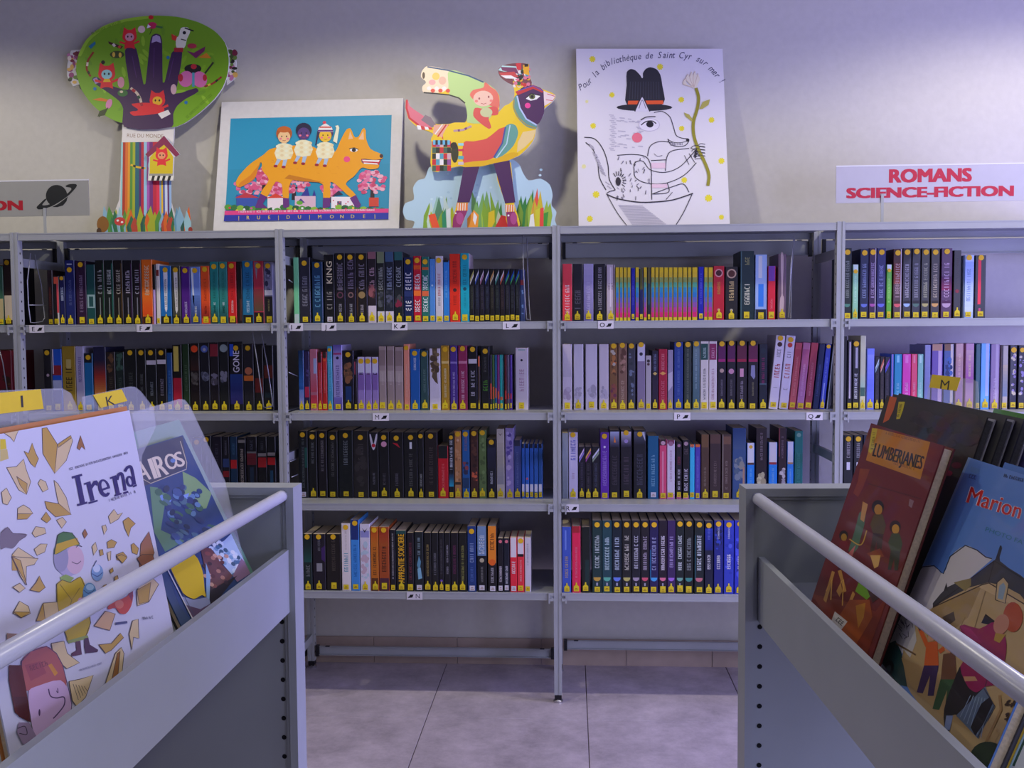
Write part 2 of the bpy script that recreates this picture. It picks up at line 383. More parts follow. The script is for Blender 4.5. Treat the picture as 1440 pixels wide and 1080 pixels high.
# shared yellow tags: a plain square, and one drawn up to a point
def tag_mesh(kind, w, m):
    b = MB(); h = {'q': .017, 'a': .016, 'r': .0215}[kind]; x = w/2
    pts = [(-x, 0), (x, 0), (x, h)]
    if kind == 'a': pts += [(x*.55, h*1.25), (x*.3, h*1.32), (x*.22, h*1.85), (-x*.22, h*1.85), (-x*.3, h*1.32), (-x*.55, h*1.25)]
    pts += [(-x, h)]
    b.add([(p[0], 0, p[1]) for p in pts], [tuple(range(len(pts)))])
    me = b.mesh('spine_label', m); return me
TAGS = {}
def get_tag(kind, w, m):
    k = (kind, round(w, 3), m.name)
    if k not in TAGS: TAGS[k] = tag_mesh(kind, k[1], m)
    return TAGS[k]
DOTS = {}
def get_dot(r):
    k = round(r, 3)
    if k not in DOTS:
        b = MB(); b.add([(k*math.cos(i*math.pi/9), 0, k*math.sin(i*math.pi/9)) for i in range(18)], [tuple(range(18))]); DOTS[k] = b.mesh('dot_sticker', M_DOT)
    return DOTS[k]
M_DOT = mat('dot_yellow', '#f0bc14', .6)
BROWS = {}
GROUPS = {}
def book(x0, w, h, d, y, z, col, spec, lean=0, side=None, seed=0):
    """one book: case, page block, print on the spine, class tag and dot"""
    e = empty('book', (x0+w/2, y, z))
    r = min(.0015, w*.18); t = min(.0011, w*.1); x = w/2; cc = rgb(col, GB)
    out = [(-x, d), (-x, r), (-x+r, 0), (x-r, 0), (x, r), (x, d), (x-t, d), (x-t, t*1.2), (-x+t, t*1.2), (-x+t, d)]
    b = MB(); n = 10
    vs = [(p[0], p[1], zz) for zz in (0, h) for p in out]
    quads = [(0, 1, 8, 9), (1, 2, 8), (2, 3, 7, 8), (3, 4, 7), (4, 5, 6, 7)]
    fs = [tuple(i+n for i in q) for q in quads]+[tuple(q[::-1]) for q in quads]+[(i, (i+1) % n, n+(i+1) % n, n+i) for i in range(n)]
    sc = rgb(side, GB) if side else cc
    b.v = vs; b.f = fs; b.m = [0]*len(fs); b.c = [cc]*len(fs)
    nq = len(quads)*2
    if side: b.c[nq] = sc; b.c[nq+4] = sc
    o = b.obj('cover', M_COV, e)
    b = MB(); ins = .0008; b.box(-x+t, x-t, t*1.2, d-.004, .002, h-ins); b.obj('pages', M_PAGES, e)
    sw = w-2*r
    c = Canvas(lambda u, v: Vector((-sw/2+u*sw, -.00008, h*(1-v))), (0, -1, 0), GB, 8e-6)
    asp = h/sw       # one unit of v in units of u
    dot = lab = None; k0 = c.k
    # canvas for lettering, in metres: u across the spine, v down it
    m = Canvas(lambda u, v: Vector((-sw/2+u, -.00008, h-v)), (0, -1, 0), GB, 8e-6); m.v, m.f, m.m, m.c = c.v, c.f, c.m, c.c
    for tk in spec:
        k = tk[0]; m.k = c.k = max(m.k, c.k)
        if k == 'D': dot = float(tk[1:] or .05)
        elif k == 'L': lab = (tk[1], tk[2:3])
        elif k == 'b':                     # band: b#col:v0-v1[:u0-u1]
            f = tk[1:].split(':'); v0, v1 = map(float, f[1].split('-')); u0, u1 = map(float, f[2].split('-')) if len(f) > 2 else (0, 1)
            c.rect(u0, v0, u1, v1, f[0])
        elif k == 'g':                     # printed blend: g#a#b:v0-v1
            f = tk[1:].split(':'); ca, cb = f[0][1:].split('#'); v0, v1 = map(float, f[1].split('-')); N = 10
            A = [int(ca[i:i+2], 16) for i in (0, 2, 4)]; B = [int(cb[i:i+2], 16) for i in (0, 2, 4)]
            for i in range(N):
                q = (i+.5)/N; c.k -= 1; c.rect(0, lerp(v0, v1, i/N), 1, lerp(v0, v1, (i+1)/N), '%02x%02x%02x' % tuple(int(lerp(A[j], B[j], q)) for j in range(3)))
            c.k += 1
        elif k == 'R':                     # the rainbow series
            st = ['d8b810', 'd0b020', '8a9a50', '4a9a80', '1c7ca8', '1868b0', '5a58a8', '80489c', 'b0308a', 'd0186c']; N = len(st)
            for i, q in enumerate(st): c.k -= 1; c.rect(0, i/N*.94, 1, (i+1)/N*.94, q)
            c.k += 1; c.rect(.0, .94, 1, 1, 'd8c020')
        elif k == 't':                     # unreadable title: t#col:v0-v1[:height]
            f = tk[1:].split(':'); v0, v1 = map(float, f[1].split('-')); hh = (float(f[2]) if len(f) > 2 else .5)*sw; off = float(f[3]) if len(f) > 3 else .5
            m.scrawl(sw*off+hh/2, h*v1, sw*off+hh/2, h*v0, hh, f[0], seed, words=v1-v0 > .3)
        elif k == 'X':                     # readable title, read upwards: Xtext:#col:v0-v1:height
            f = tk[1:].split(':'); v0, v1 = map(float, f[2].split('-')); hh = float(f[3])*sw
            m.text(f[0], sw*.5+hh/2, h*v1, hh/.72, f[1], -90, bold=.02, align='l', fit=h*(v1-v0))
        elif k == 'o':                     # round emblem: o#col:v:ru[:u]
            f = tk[1:].split(':'); u = float(f[3]) if len(f) > 3 else .5; rr = float(f[2]); c.ell(u, float(f[1]), rr, rr/asp, f[0])
        elif k == 'z':                     # slanting stripes near the head: z#a#b#a
            for i, q in enumerate(tk[2:].split('#')): v = .11+i*.062; c.poly([(0, v+.085), (1, v-.085), (1, v-.035), (0, v+.135)], q)
        elif k == 'n':                     # mottled picture: n#a#b:v0-v1
            f = tk[1:].split(':'); cs = f[0][1:].split('#'); v0, v1 = map(float, f[1].split('-')); r_ = random.Random(seed)
            for i in range(16): c.k -= 1; q = r_.uniform(.12, .3); c.ell(r_.uniform(q, 1-q), r_.uniform(v0+q/asp, v1-q/asp), q, q/asp*r_.uniform(.7, 1.6), r_.choice(cs), n=7); c.k += 1.2
        elif k == 'p':                     # free polygon: p#col:u,v u,v ...
            f = tk[1:].split(':'); c.poly(f[1], f[0])
        elif k == 'i':                     # half-moon emblem
            c.ell(.5, .795, .42, .42/asp*.9, tk[1:]); c.rect(.08, .745, .92, .785, col)
    if c.v: c.obj('spine_print', INK, e)
    if lab:
        kind, cc_ = lab; mm = M_WHT if cc_ == 'w' else M_YEL
        lw = min(sw*(.98 if sw < .013 else .84), .0185); o = bpy.data.objects.new('spine_label', get_tag(kind, lw, mm)); COL.objects.link(o); o.parent = e
        hs = (seed*37) % 5*.0008; o.location = (((seed*53) % 7-3)*.0004 if w > .022 else 0, -.0016, .0035+hs)
        b = MB(); q = lw*.3; zz = .0035+hs; b.add([(-q, -.0019, zz+.004), (q, -.0019, zz+.004), (q, -.0019, zz+.006), (-q, -.0019, zz+.006), (-q*.7, -.0019, zz+.009), (q*.7, -.0019, zz+.009), (q*.7, -.0019, zz+.0108), (-q*.7, -.0019, zz+.0108)], [(0, 1, 2, 3), (4, 5, 6, 7)])
        s_ = b.obj('code_print', M_CODE, o); s_.location = (0, 0, 0); s_.matrix_parent_inverse = Matrix.Translation(-o.location) if False else Matrix.Identity(4); s_.location = (0, .0016, -(.0035+hs))
    if dot is not None:
        rr = min(sw*.46, .0085); o = bpy.data.objects.new('dot_sticker', get_dot(rr)); COL.objects.link(o); o.parent = e; o.location = (((seed*31) % 5-2)*.0003 if w > .02 else 0, -.0016, h*(1-dot)-rr*.2)
    if lean: e.rotation_euler = (0, lean, 0)
    return e
M_CODE = mat('code_ink', '#a06a10', .7)
GB = 1.15
def feat(spec):
    for tk in spec:
        if tk[0] == 'X': return 'lettered %s' % tk[1:].split(':')[0]
    for tk in spec:
        if tk[0] == 'R': return 'with rainbow spine'
        if tk[0] == 'z': return 'with slanting stripes'
        if tk[0] == 'i': return 'with %s half-moon' % hue_name(tk[1:])
        if tk[0] == 'o': return 'with %s emblem' % hue_name(tk[1:].split(':')[0])
    for tk in spec:
        if tk[0] in 'bp': return 'with %s band' % hue_name(tk[1:].split(':')[0])
        if tk[0] == 'n': return 'with mottled picture'
        if tk[0] == 't': return 'with %s title' % hue_name(tk[1:].split(':')[0])
        if tk[0] == 'D': return 'with yellow dot'
    return ''
def row(bay, lev, setback, depth, txt):
    z = ZS[lev]+.0004; y = setback; items = []
    for ln in txt.strip().split('\n'):
        f = ln.split(); x0, x1, yt = float(f[0]), float(f[1]), float(f[2]); col = f[3]; spec = []; lean = 0; side = None
        # a token may hold blanks as _ ; k<n> leans the head n pixels
        for tk in f[4:]:
            if tk[0] == 'k': lean = float(tk[1:])
            elif tk[0] == 's': side = tk[1:]
            else: spec.append(tk.replace('_', ' '))
        items.append((x0, x1, yt, col, spec, lean, side))
    looks = []
    for x0, x1, yt, col, spec, lean, side in items:
        w = x1-x0; th = 'slim ' if w < 8.2 else 'thick ' if w > 16.5 else ''
        looks.append((th+'%s book %s' % (hue_name(col), feat(spec))).strip())
    for i, (x0, x1, yt, col, spec, lean, side) in enumerate(items):
        ym = (yt+at_yy(z, (x0+x1)/2, y))/2
        xa, xb = at(x0, ym, 1, y).x, at(x1, ym, 1, y).x; h = at((x0+x1)/2, yt, 1, y).z-z; w = xb-xa-.0006
        d = depth if h > .19 else depth-.03
        sd = bay*1000+lev*100+i
        e = book(xa, w, h, d, y, z, col, spec, 0, side, sd)
        if lean:
            ang = math.radians(5.5); e.rotation_euler = (0, ang, 0)
            hw = w/2; e.location = (e.location.x+hw-hw*math.cos(ang), y, z+hw*math.sin(ang))
        lk = looks[i]
        lab = '%s on %s %s' % (lk, LEVEL[lev], UNDER[bay]) if looks.count(lk) == 1 else '%s, %s from planet-sign end, %s %s' % (lk, ordinal(i+1), LEVEL[lev], UNDER[bay])
        tag(e, lab[0].upper()+lab[1:] if False else lab, 'book', 'books on the %s %s' % (LEVEL[lev], UNDER[bay]))
def at_yy(z, px, y):
    lo, hi = 200., 1100.
    for _ in range(30):
        m_ = (lo+hi)/2
        if at(px, m_, 1, y).z > z: lo = m_
        else: hi = m_
    return lo
row(0, 1, .10, .15, '''
-14 -5 372 #3a2a20 Lq
-4 5 374 #3c6a50 Lq b#b8a878:.55-.9
5.5 17 364 #2a1812 D La b#c8b8a0:.55-.92 s#15151a''')
row(0, 2, .10, .15, '''
-16 -2 492 #5a3818 Lq
-1.5 17 493 #6c141c n#5a3818#6c141c#3a2010:.4-.9 La s#60121c''')
row(1, 1, .10, .15, '''
67 74.5 380 #241210 Lq t#7a3020:.3-.8:.4
75 83.5 388 #1a1a18 Lq b#e05a3a:.02-.16:.1-1 b#d84a50:.16-.75:.62-1 b#d8d0c8:.75-1:.7-1
84 91.5 388 #15184a D.04 La t#b8c4d8:.16-.5:.6
92 105.5 366 #16205c D.14 La t#c8d0e0:.02-.08:.6 t#5a6490:.3-.7:.3
107 121.5 367 #2c1030 D.05 Lr t#84708c:.2-.8:.35
122 134 372 #154a46 Lq b#8aa8a4:.5-.72 b#1a4a48:.53-.70:.22-.78
134.5 147 366 #10140f La t#b0b4ae:.14-.52:.5 b#1c4a2c:.05-.9:.85-1 b#7c807c:.58-.86:.44-.56
147.5 160 366 #0c1812 La t#b8c0b8:.14-.52:.5 b#1a5a48:.05-.9:.82-1 b#7c807c:.58-.86:.44-.56
160.5 173 366 #171008 La t#b4ac98:.14-.52:.5 b#4a3410:.05-.9:.82-1 b#7c7868:.58-.86:.44-.56
173.5 186.5 366 #120f14 La t#b8b0bc:.14-.52:.5 b#3a1c40:.05-.9:.85-1 b#7c7c84:.58-.86:.44-.56
187 199 366 #140e12 La t#b0aab8:.14-.52:.5 b#4c1430:.05-.9:.85-1 b#7c7c84:.58-.86:.44-.56
199.5 214.5 365 #f06a14 La t#f4c8a0:.08-.55:.45 g#f06a14#e04a08:.55-.86 b#3a1408:.88-1
215 219.3 372 #141210 b#c4a0d8:.42-1
219.8 225 371 #dcd6cc Lq b#7a2420:.1-.2
225.5 241 374 #1c70b4 D.06 La p#e4e4e8:.3,.1_.72,.1_.62,.74_.5,.8_.38,.74 t#4a4a58:.2-.7:.22 b#101014:.86-1
242 254 374 #45463a D.06 La p#dcd8d0:.2,.1_.72,.1_.66,.76_.5,.82_.34,.76 t#4a4a50:.2-.7:.22 b#18140f:.86-1
255 267.5 375 #4e1c7c D.06 La t#c8b8e0:.6-.84:.3 b#180c28:.9-1
268 282 375 #6a88cc D.06 La p#d4def0:.05,.02_.3,.02_.36,.7_.2,.6 g#5a78b8#28386c:.5-1 t#e0e4f0:.68-.84:.22
282.5 295 374 #e8521c D.05 Lr t#b83010:.2-.6:.3 t#f0d8d0:.68-.82:.25 g#e8521c#8c1c10:.6-.9
295.5 307.5 368 #20827a D.07 La t#14605a:.15-.6:.3 t#c8e0dc:.64-.82:.25 g#20827a#0c3438:.7-1
308 320 368 #2c8076 D.06 Lr t#1c645c:.15-.6:.3 t#d0e4e0:.64-.82:.28 g#2c8076#0c3438:.7-1
320.5 332.5 368 #d42422 D.06 Lr t#a81818:.15-.6:.35 t#f0c8c4:.62-.82:.26 b#3c0c10:.9-1
333 340.5 368 #1c1210 b#4a2418:.6-.95:.5-1
341 356 367 #1f7098 D.05 Lq t#145070:.15-.6:.35 t#c0d8e4:.62-.82:.28 b#101418:.86-1
356.5 371 367 #b43044 D.07 La p#8c7c88:.1,.02_.5,.02_.3,.3 g#8c3038#5c4a30:.45-.8 b#181014:.82-1
371.5 384 368 #7c7c98 D.06 Lr n#9898b4#5c5c7c#30304c:.1-.5 b#c0c0cc:.46-.54 b#16141a:.56-1 t#a09860:.6-.8:.2''')
row(1, 2, .10, .15, '''
62 73.5 491 #141214 D.05 Lq o#b09aa0:.42:.2
74 87.5 491 #1c54b4 Lr b#8c1c24:.26-.42 b#b0b8cc:.5-.66 b#28285c:.66-1 b#e0d0d4:0-.4:0-.12
88 106.5 487 #9c8020 La t#4c3c10:.3-.7:.5 b#bca85c:.2-.34:.3-.7
107 118.5 487 #aca6bc La t#5c4c90:.15-.55:.4
119 131 497 #1a6c9c D.06 b#141820:0-.16 Lq
132 149.5 488 #20203c La g#20203c#a02c20:.2-.45 g#a02c20#e8a440:.45-.8
150 162.5 495 #281e16 n#6a4a2c#3c2c1c:.02-.35 Lq t#58503c:.4-.8:.4
163 175 495 #1a2820 n#3c5c48#2c4434:.02-.35 Lq t#485448:.4-.8:.4
175.5 192.5 491 #131612 D.05 La t#4a5048:.35-.75:.35
193 205.5 491 #12120f D.05 La t#5c605c:.4-.75:.3
206 220.5 491 #121414 D.05 b#c8c0c4:.18-.25 La t#7c8484:.5-.75:.3
221 234.5 491 #141112 D.05 b#d0c8c8:.17-.24 La t#948c94:.45-.75:.35
235 242.5 496 #1b4c84 Lq t#4c8ac0:.3-.7:.4
243 256 485 #14100e b#c8b450:.02-.4:.1-.7 b#b41830:.5-.95 La
257 266.5 484 #1e3818 Lq t#5c7454:.3-.7:.4
267.5 281 483 #1c120e o#e84818:.08:.4 g#1c120e#3c1c10:.2-.4 n#5c584c#484038:.42-.62 La
281.5 295 482 #16161c o#4c60a0:.09:.42 o#a0a0a8:.1:.18 n#6c707c#484c58:.42-.58 La
295.5 308 482 #1a1416 b#84202c:.02-.2 n#74707c#4c484c:.42-.62 La
308.5 322 481 #181a18 o#8c9c94:.09:.45 n#7c7c84#50545c:.42-.58 La
323 342 484 #121216 D.05 b#2850c0:0-.18:0-.3 XGONE:#d8d4dc:.1-.42:.52 g#1c3c78#241c5c:.45-.9 La
342.5 357 484 #201e22 D.05 o#c07048:.4:.4 b#d87024:.47-.55 La
358 370.5 486 #14100f b#6c1c14:.5-.72 La
371 384.5 486 #121214 b#5c2010:.3-.5 b#10242a:.72-.8 La''')
row(1, 3, .10, .15, '''
271 284.5 616 #1c1a30 D.06 La
285 297.5 613 #18181c D.05 La t#585860:.3-.8:.3
298 312.5 614 #181420 La t#4c4858:.1-.5:.3
313 323 614 #14141a b#2c406c:.36-.5 b#8c1c20:.56-.66 t#6c6c74:.05-.3:.3 La
324 334 614 #16364c b#c01c20:.38-.52 La t#3c6880:.1-.3:.4
335 346 616 #101012 b#7c7870:.03-.08 t#b4aa98:.16-.86:.4 La
347 361.5 614 #141216 b#6c1c24:.26-.46 b#6c6c64:.24-.27 t#545860:.05-.22:.3 b#1c3040:.5-.8:.3-.7 La
362.5 375.5 614 #111214 b#b01c20:.34-.5 b#8c8884:.27-.32 t#4c5054:.05-.22:.3 La
376 388 614 #101214 b#c81c20:.34-.46 b#9c9894:.26-.31 b#1c4860:.55-.9:.3-.7 La''')
row(2, 1, .10, .15, '''
413 420.5 362 #72c48c b#b8c8c0:.86-1 s#1c4c30
421 436.5 362 #22222e D.08 Lq t#7c7c88:.28-.74:.5
439 454 368 #113552 D.05 La t#5c94b0:.2-.74:.55
456 470.5 358 #101012 XKING:#dcd0a8:.1-.42:.62 t#8c8880:.48-.8:.55 Lqw
471 485.5 356 #151317 D.05 t#7c7480:.12-.53:.6 o#5c3444:.6:.35 o#151317:.6:.22 t#a8a4a8:.72-.9:.3 La
486 500.5 356 #1c161e D.05 t#7c7084:.08-.52:.6 o#7c5c58:.6:.3 o#1c161e:.6:.18 t#a0a0a4:.72-.9:.3 La
501 516.5 356 #1a1412 D.05 t#807884:.12-.52:.55 o#8c7448:.6:.34 t#a098a0:.72-.9:.3 b#3c2410:.5-.9:0-.12 La
517 529.5 354 #241c20 b#8c5c64:0-.1 t#b09098:.2-.52:.6 n#8c5054#5c3034:.46-.64 b#c8bcc4:.76-1 La
530 541 354 #20241f b#74805c:0-.16 t#9ca098:.2-.54:.6 n#484c50#30343c:.55-.8 b#ccc8cc:.84-1 La
541.5 554 354 #1b212c b#3c5878:0-.14 t#8c98ac:.2-.54:.6 n#484c60#30343c:.55-.8 b#ccc4d0:.84-1 La
554.5 567 354 #151b20 b#28605c:0-.12 t#98a0a4:.2-.52:.6 n#7c1c38#30242c#3c4040:.6-.8 La
568 581 362 #12204c D.06 t#dcdce0:.22-.5:.7 b#1c2c60:.52-.6 t#d8d8dc:.62-.82:.7 Lq
581.5 592.5 360 #bc162e D.06 t#f0dcdc:.24-.5:.74 b#e86c20:.52-.6 t#f0dcdc:.62-.84:.74 b#d85418:.14-.2 Lq
593 603.5 361 #1f6e60 D.07 t#dce8e4:.24-.5:.74 b#d86438:.52-.6 t#dce4e0:.62-.84:.74 b#c86030:.16-.2 Lq
604 612 364 #4a86c8 Lq o#b0d0e8:.42:.2 t#7ca8d8:.1-.35:.3
612.5 623 360 #c8c4ca D.06 t#b05058:.25-.6:.4 t#70707c:.62-.75:.3 Lq
623.5 632 366 #2c7eca b#101418:0-.03 Lq t#6cacdf:.15-.6:.4
632.5 647 357 #de2e16 o#40181c:.53:.2 t#9c1c10:.1-.44:.4 t#b02414:.58-.75:.3 La
647.5 660 356 #12a2b4 D.05 t#0c6c7c:.14-.46:.4 o#104c5c:.52:.22 t#0c7c8c:.56-.8:.25 Lr s#c8b8c4
660.5 667.2 378 #161614 z#c8c46c#e0dcd0 t#4a5044:.3-.75:.5 Lq
667.6 674.3 378 #14161f z#d8d8dc#3c60b0 t#3c4660:.3-.75:.5 Lq
674.7 681.4 378 #17141a z#d8ccd4#b87c94 t#4c4454:.3-.75:.5 Lq
681.8 688.5 378 #141620 z#dcdce0#3858a4 t#40485c:.3-.75:.5 Lq
688.9 695.6 378 #1a1710 z#d8a45c#c8c0a0 t#54503c:.3-.75:.5 Lq
696 702.7 378 #141a18 z#dce0d8#4ca088 t#444c48:.3-.75:.5 Lq
703.1 709.8 378 #1c1414 z#e0d8d4#d86844 t#584444:.3-.75:.5 Lq
710.2 716.9 378 #16161a z#2058b8#50b868 t#4c4c50:.3-.75:.5 Lq
717.3 724 378 #14161a z#1c5cc0#48b060 t#44484c:.3-.75:.5 Lq
724.4 731 378 #14181a z#1c60c4#58b45c t#484c4c:.3-.75:.5 Lq
731.4 738 379 #2c3c68 b#8c3030:.2-.3 n#6888b8#2c3c68:.35-.9''')
row(2, 2, .115, .15, '''
420 427.5 493 #1c5c9c g#12304c#2c6cb0:0-.6 g#6a90c8#b8a8d0:.65-.95 La
428 435.5 494 #2c2048 b#c02448:.6-.78 n#5c4c84#2c2048:.2-.55 La
436 446.5 491 #bc6c78 g#bc6c78#c04858:.4-.7 b#a0b0c8:.15-.4:.5-1 b#c83848:.75-.95 Lq
447 453 495 #c42428 b#2c1410:0-.18 t#e08c80:.3-.7:.3 La
453.5 460 495 #cc2820 b#2c1810:0-.1 o#e0682c:.14:.3 t#e8a090:.3-.7:.3 Lq
460.5 467.5 487 #46a4bc D.05 t#84c8d8:.2-.7:.4 La
468.5 481.5 485 #a8a0cc g#5a4c98#a8a0cc:0-.18 b#a03c6c:.12-.15 o#24203c:.2:.18 t#5c5090:.3-.8:.4 g#8074b8#4c3c90:.8-1 Lq
482.5 497.5 493 #16141a D.06 n#6c4c30#8c5c38#3c2c1c:.2-.55 b#183868:.6-.85:.2-.8 La
498 502.5 505 #1c1416 b#b04c5c:.05-.3:0-.5 Lq
503 513 502 #a086bc b#d0ccd8:0-.3 t#24182c:.27-.33:.7 b#8464a4:.33-.62 D.07 La
513.5 522.7 502 #a086bc b#d0ccd8:0-.3 t#5c2c50:.27-.33:.6 b#8464a4:.33-.62 D.07 La
523.2 532.4 502 #a086bc b#d0ccd8:0-.3 t#24182c:.28-.33:.7 b#8464a4:.33-.62 D.07 La
533 543.2 487 #a49086 b#8c7870:.06-.3 b#b4a498:.38-.55 t#c8b8ac:.4-.6:.3 Lr
544.3 554.5 487 #a08c82 b#8c7870:.06-.3 b#b4a498:.38-.55 t#c8b8ac:.4-.6:.3 La
555.5 567 488 #a49088 b#8c7870:.06-.3 b#b4a498:.38-.55 t#c8b8ac:.4-.6:.3 La
568 576 484 #ec9074 D.05 t#f4c0ac:.3-.8:.2 Lq
577 590.5 491 #165ca4 D.06 t#d8dce4:.12-.34:.26 La
591.5 602.5 493 #2e4e4a D.05 t#6c8880:.3-.7:.3 La
604 619.5 490 #d4ccd4 p#5c4c34:.25,0_.75,0_.72,.45_.8,.58_.5,.54_.2,.46_.35,.3 n#7c6844#4c3c28:.02-.4 Lq
620.5 632 486 #b4881e D.05 b#dcc070:.24-.28 t#e8d8a8:.35-.8:.3 La
633 643.5 486 #4c3084 D.05 b#8c78b8:.25-.28 t#c0b4dc:.4-.85:.3 La
644.5 657.5 486 #902652 D.04 b#c87c94:.24-.28 t#e0b4c4:.36-.84:.35 La
658.5 671.5 487 #101013 D.04 b#c8c4c8:.2-.27 t#c0bcc4:.38-.78:.45 Lq
672 675.5 500 #48382c b#e06838:.02-.2 La
676.5 688.5 487 #121211 D.07 t#5c5c58:.15-.4:.3 t#4c8c2c:.5-.7:.6 Lq
689 692.2 499 #34343c b#e0542c:.52-.8 Lq
692.4 695.6 499 #40682c b#e0602c:.58-.8 Lq
695.8 699 499 #1c5c84 b#e86030:.6-.78 Lq
699.2 702.8 499 #7c2c6c b#e85c28:.66-.8 Lq
703 707.8 499 #26b0a0 b#16403c:0-1:.75-1 b#d8682c:.76-.82 Lq
709.5 713 499 #5c1418 b#c83428:.65-.8 Lq
713.2 716.6 499 #685c6c b#d04430:.7-.8 Lq
716.8 720.5 499 #4c2c84 b#c83c58:.7-.8 Lq
725 742.5 489 #d4cacc b#9cb0b0:.02-.05:.2-.8 o#242030:.2:.1 t#c09cac:.3-.7:.4 Lr''')
row(2, 3, .11, .15, '''
420 433 606 #0f1312 D.05 t#5c6460:.12-.85:.28 b#145040:.25-.55:.7-1 Lqw
433.8 446 607 #12140f D.07 t#6c706c:.14-.48:.32 La
447 460 606 #141012 D.06 t#706c6c:.14-.6:.34 Lq
461 475 607 #10120f D.08 t#60605c:.14-.7:.3 Lq
476 496.5 605 #0f1614 D.07 t#707878:.14-.52:.3 Lq
497 518.5 606 #221f1c D.09 t#484440:.16-.7:.35 n#34302c#282420:.2-.9 Lq
519 532.5 608 #101011 p#d0ccd0:.05,.04_.22,.04_.5,.18_.78,.04_.95,.04_.72,.22_.5,.27_.28,.22 o#c01830:.2:.22 t#6c6c70:.6-.8:.26 Lq
533 547.5 608 #0e0e10 D.07 o#d898ac:.18:.3 t#5c5860:.62-.8:.26 La
548 567.5 608 #100e0f D.08 p#b81828:.2,.16_.6,.17_.8,.24_.5,.2 t#5c5860:.62-.82:.24 La
568 587.5 608 #0f0f0f D.07 b#d8d8d8:.15-.25:.42-.6 t#585854:.3-.82:.26 La
588 596 608 #121211 D.05 t#b0b0a8:.62-.82:.4 La
597 615.5 608 #1c1412 D.05 t#4c4440:.2-.8:.3 Lq
616 630.5 627 #c41220 b#141614:0-.24 t#e06c6c:.3-.9:.26 La
631 638.5 610 #12161c D.05 t#d8dce0:.1-.56:.6 g#1c2c44#24a8c8:.62-.82 Lq
639.3 648.7 606 #b47c4c D.04 n#d0a888#8c5c38#c09068:.08-.75 b#403020:.76-.8 La
650 660.5 605 #1f5c98 D.05 t#8c6870:.08-.3:.4 n#8c4044#30304c:.46-.66 b#1c3c60:.7-.85 La
661.5 672.5 605 #40221a D.04 n#5c3828#28140f:.1-.6 n#c85c38#5c2c20:.6-.76 La
673.5 684 605 #5c743e D.03 n#748c54#485c30:.1-.8 La
685 697.5 617 #16181f D.05 t#c0c4c8:.52-.76:.3 g#26283c#1a1c2c:.15-.5 La
698.5 709.5 603 #bcb4a4 p#504438:.2,.06_.5,.1_.8,.06_.5,.085 g#b4ac98#8c8c8c:.2-.8 La
710.7 722.5 602 #9084b4 n#6c5ca0#b0a4d0#5c4c94:.03-.5 n#b8a8c8#8c7cb0:.5-.85 La
723 732.8 619 #3c4a80 b#282c40:0-.1 t#7484b0:.2-.8:.3 La
733.5 738 624 #2860b0 b#14182c:0-.08 b#dcdce0:.74-.88 Lq
738.6 744.2 624 #2c66b8 b#14182c:0-.08 b#dcdce0:.74-.88 o#c85c6c:.64:.4 Lq
744.8 750.4 624 #2860b4 b#14182c:0-.08 b#dcdce0:.74-.88 Lq
751 756.6 624 #2c64b4 b#14182c:0-.08 b#dcdce0:.74-.88 Lq
757.2 762.8 624 #245898 b#14182c:0-.08 b#dcdce0:.74-.88 Lq''')
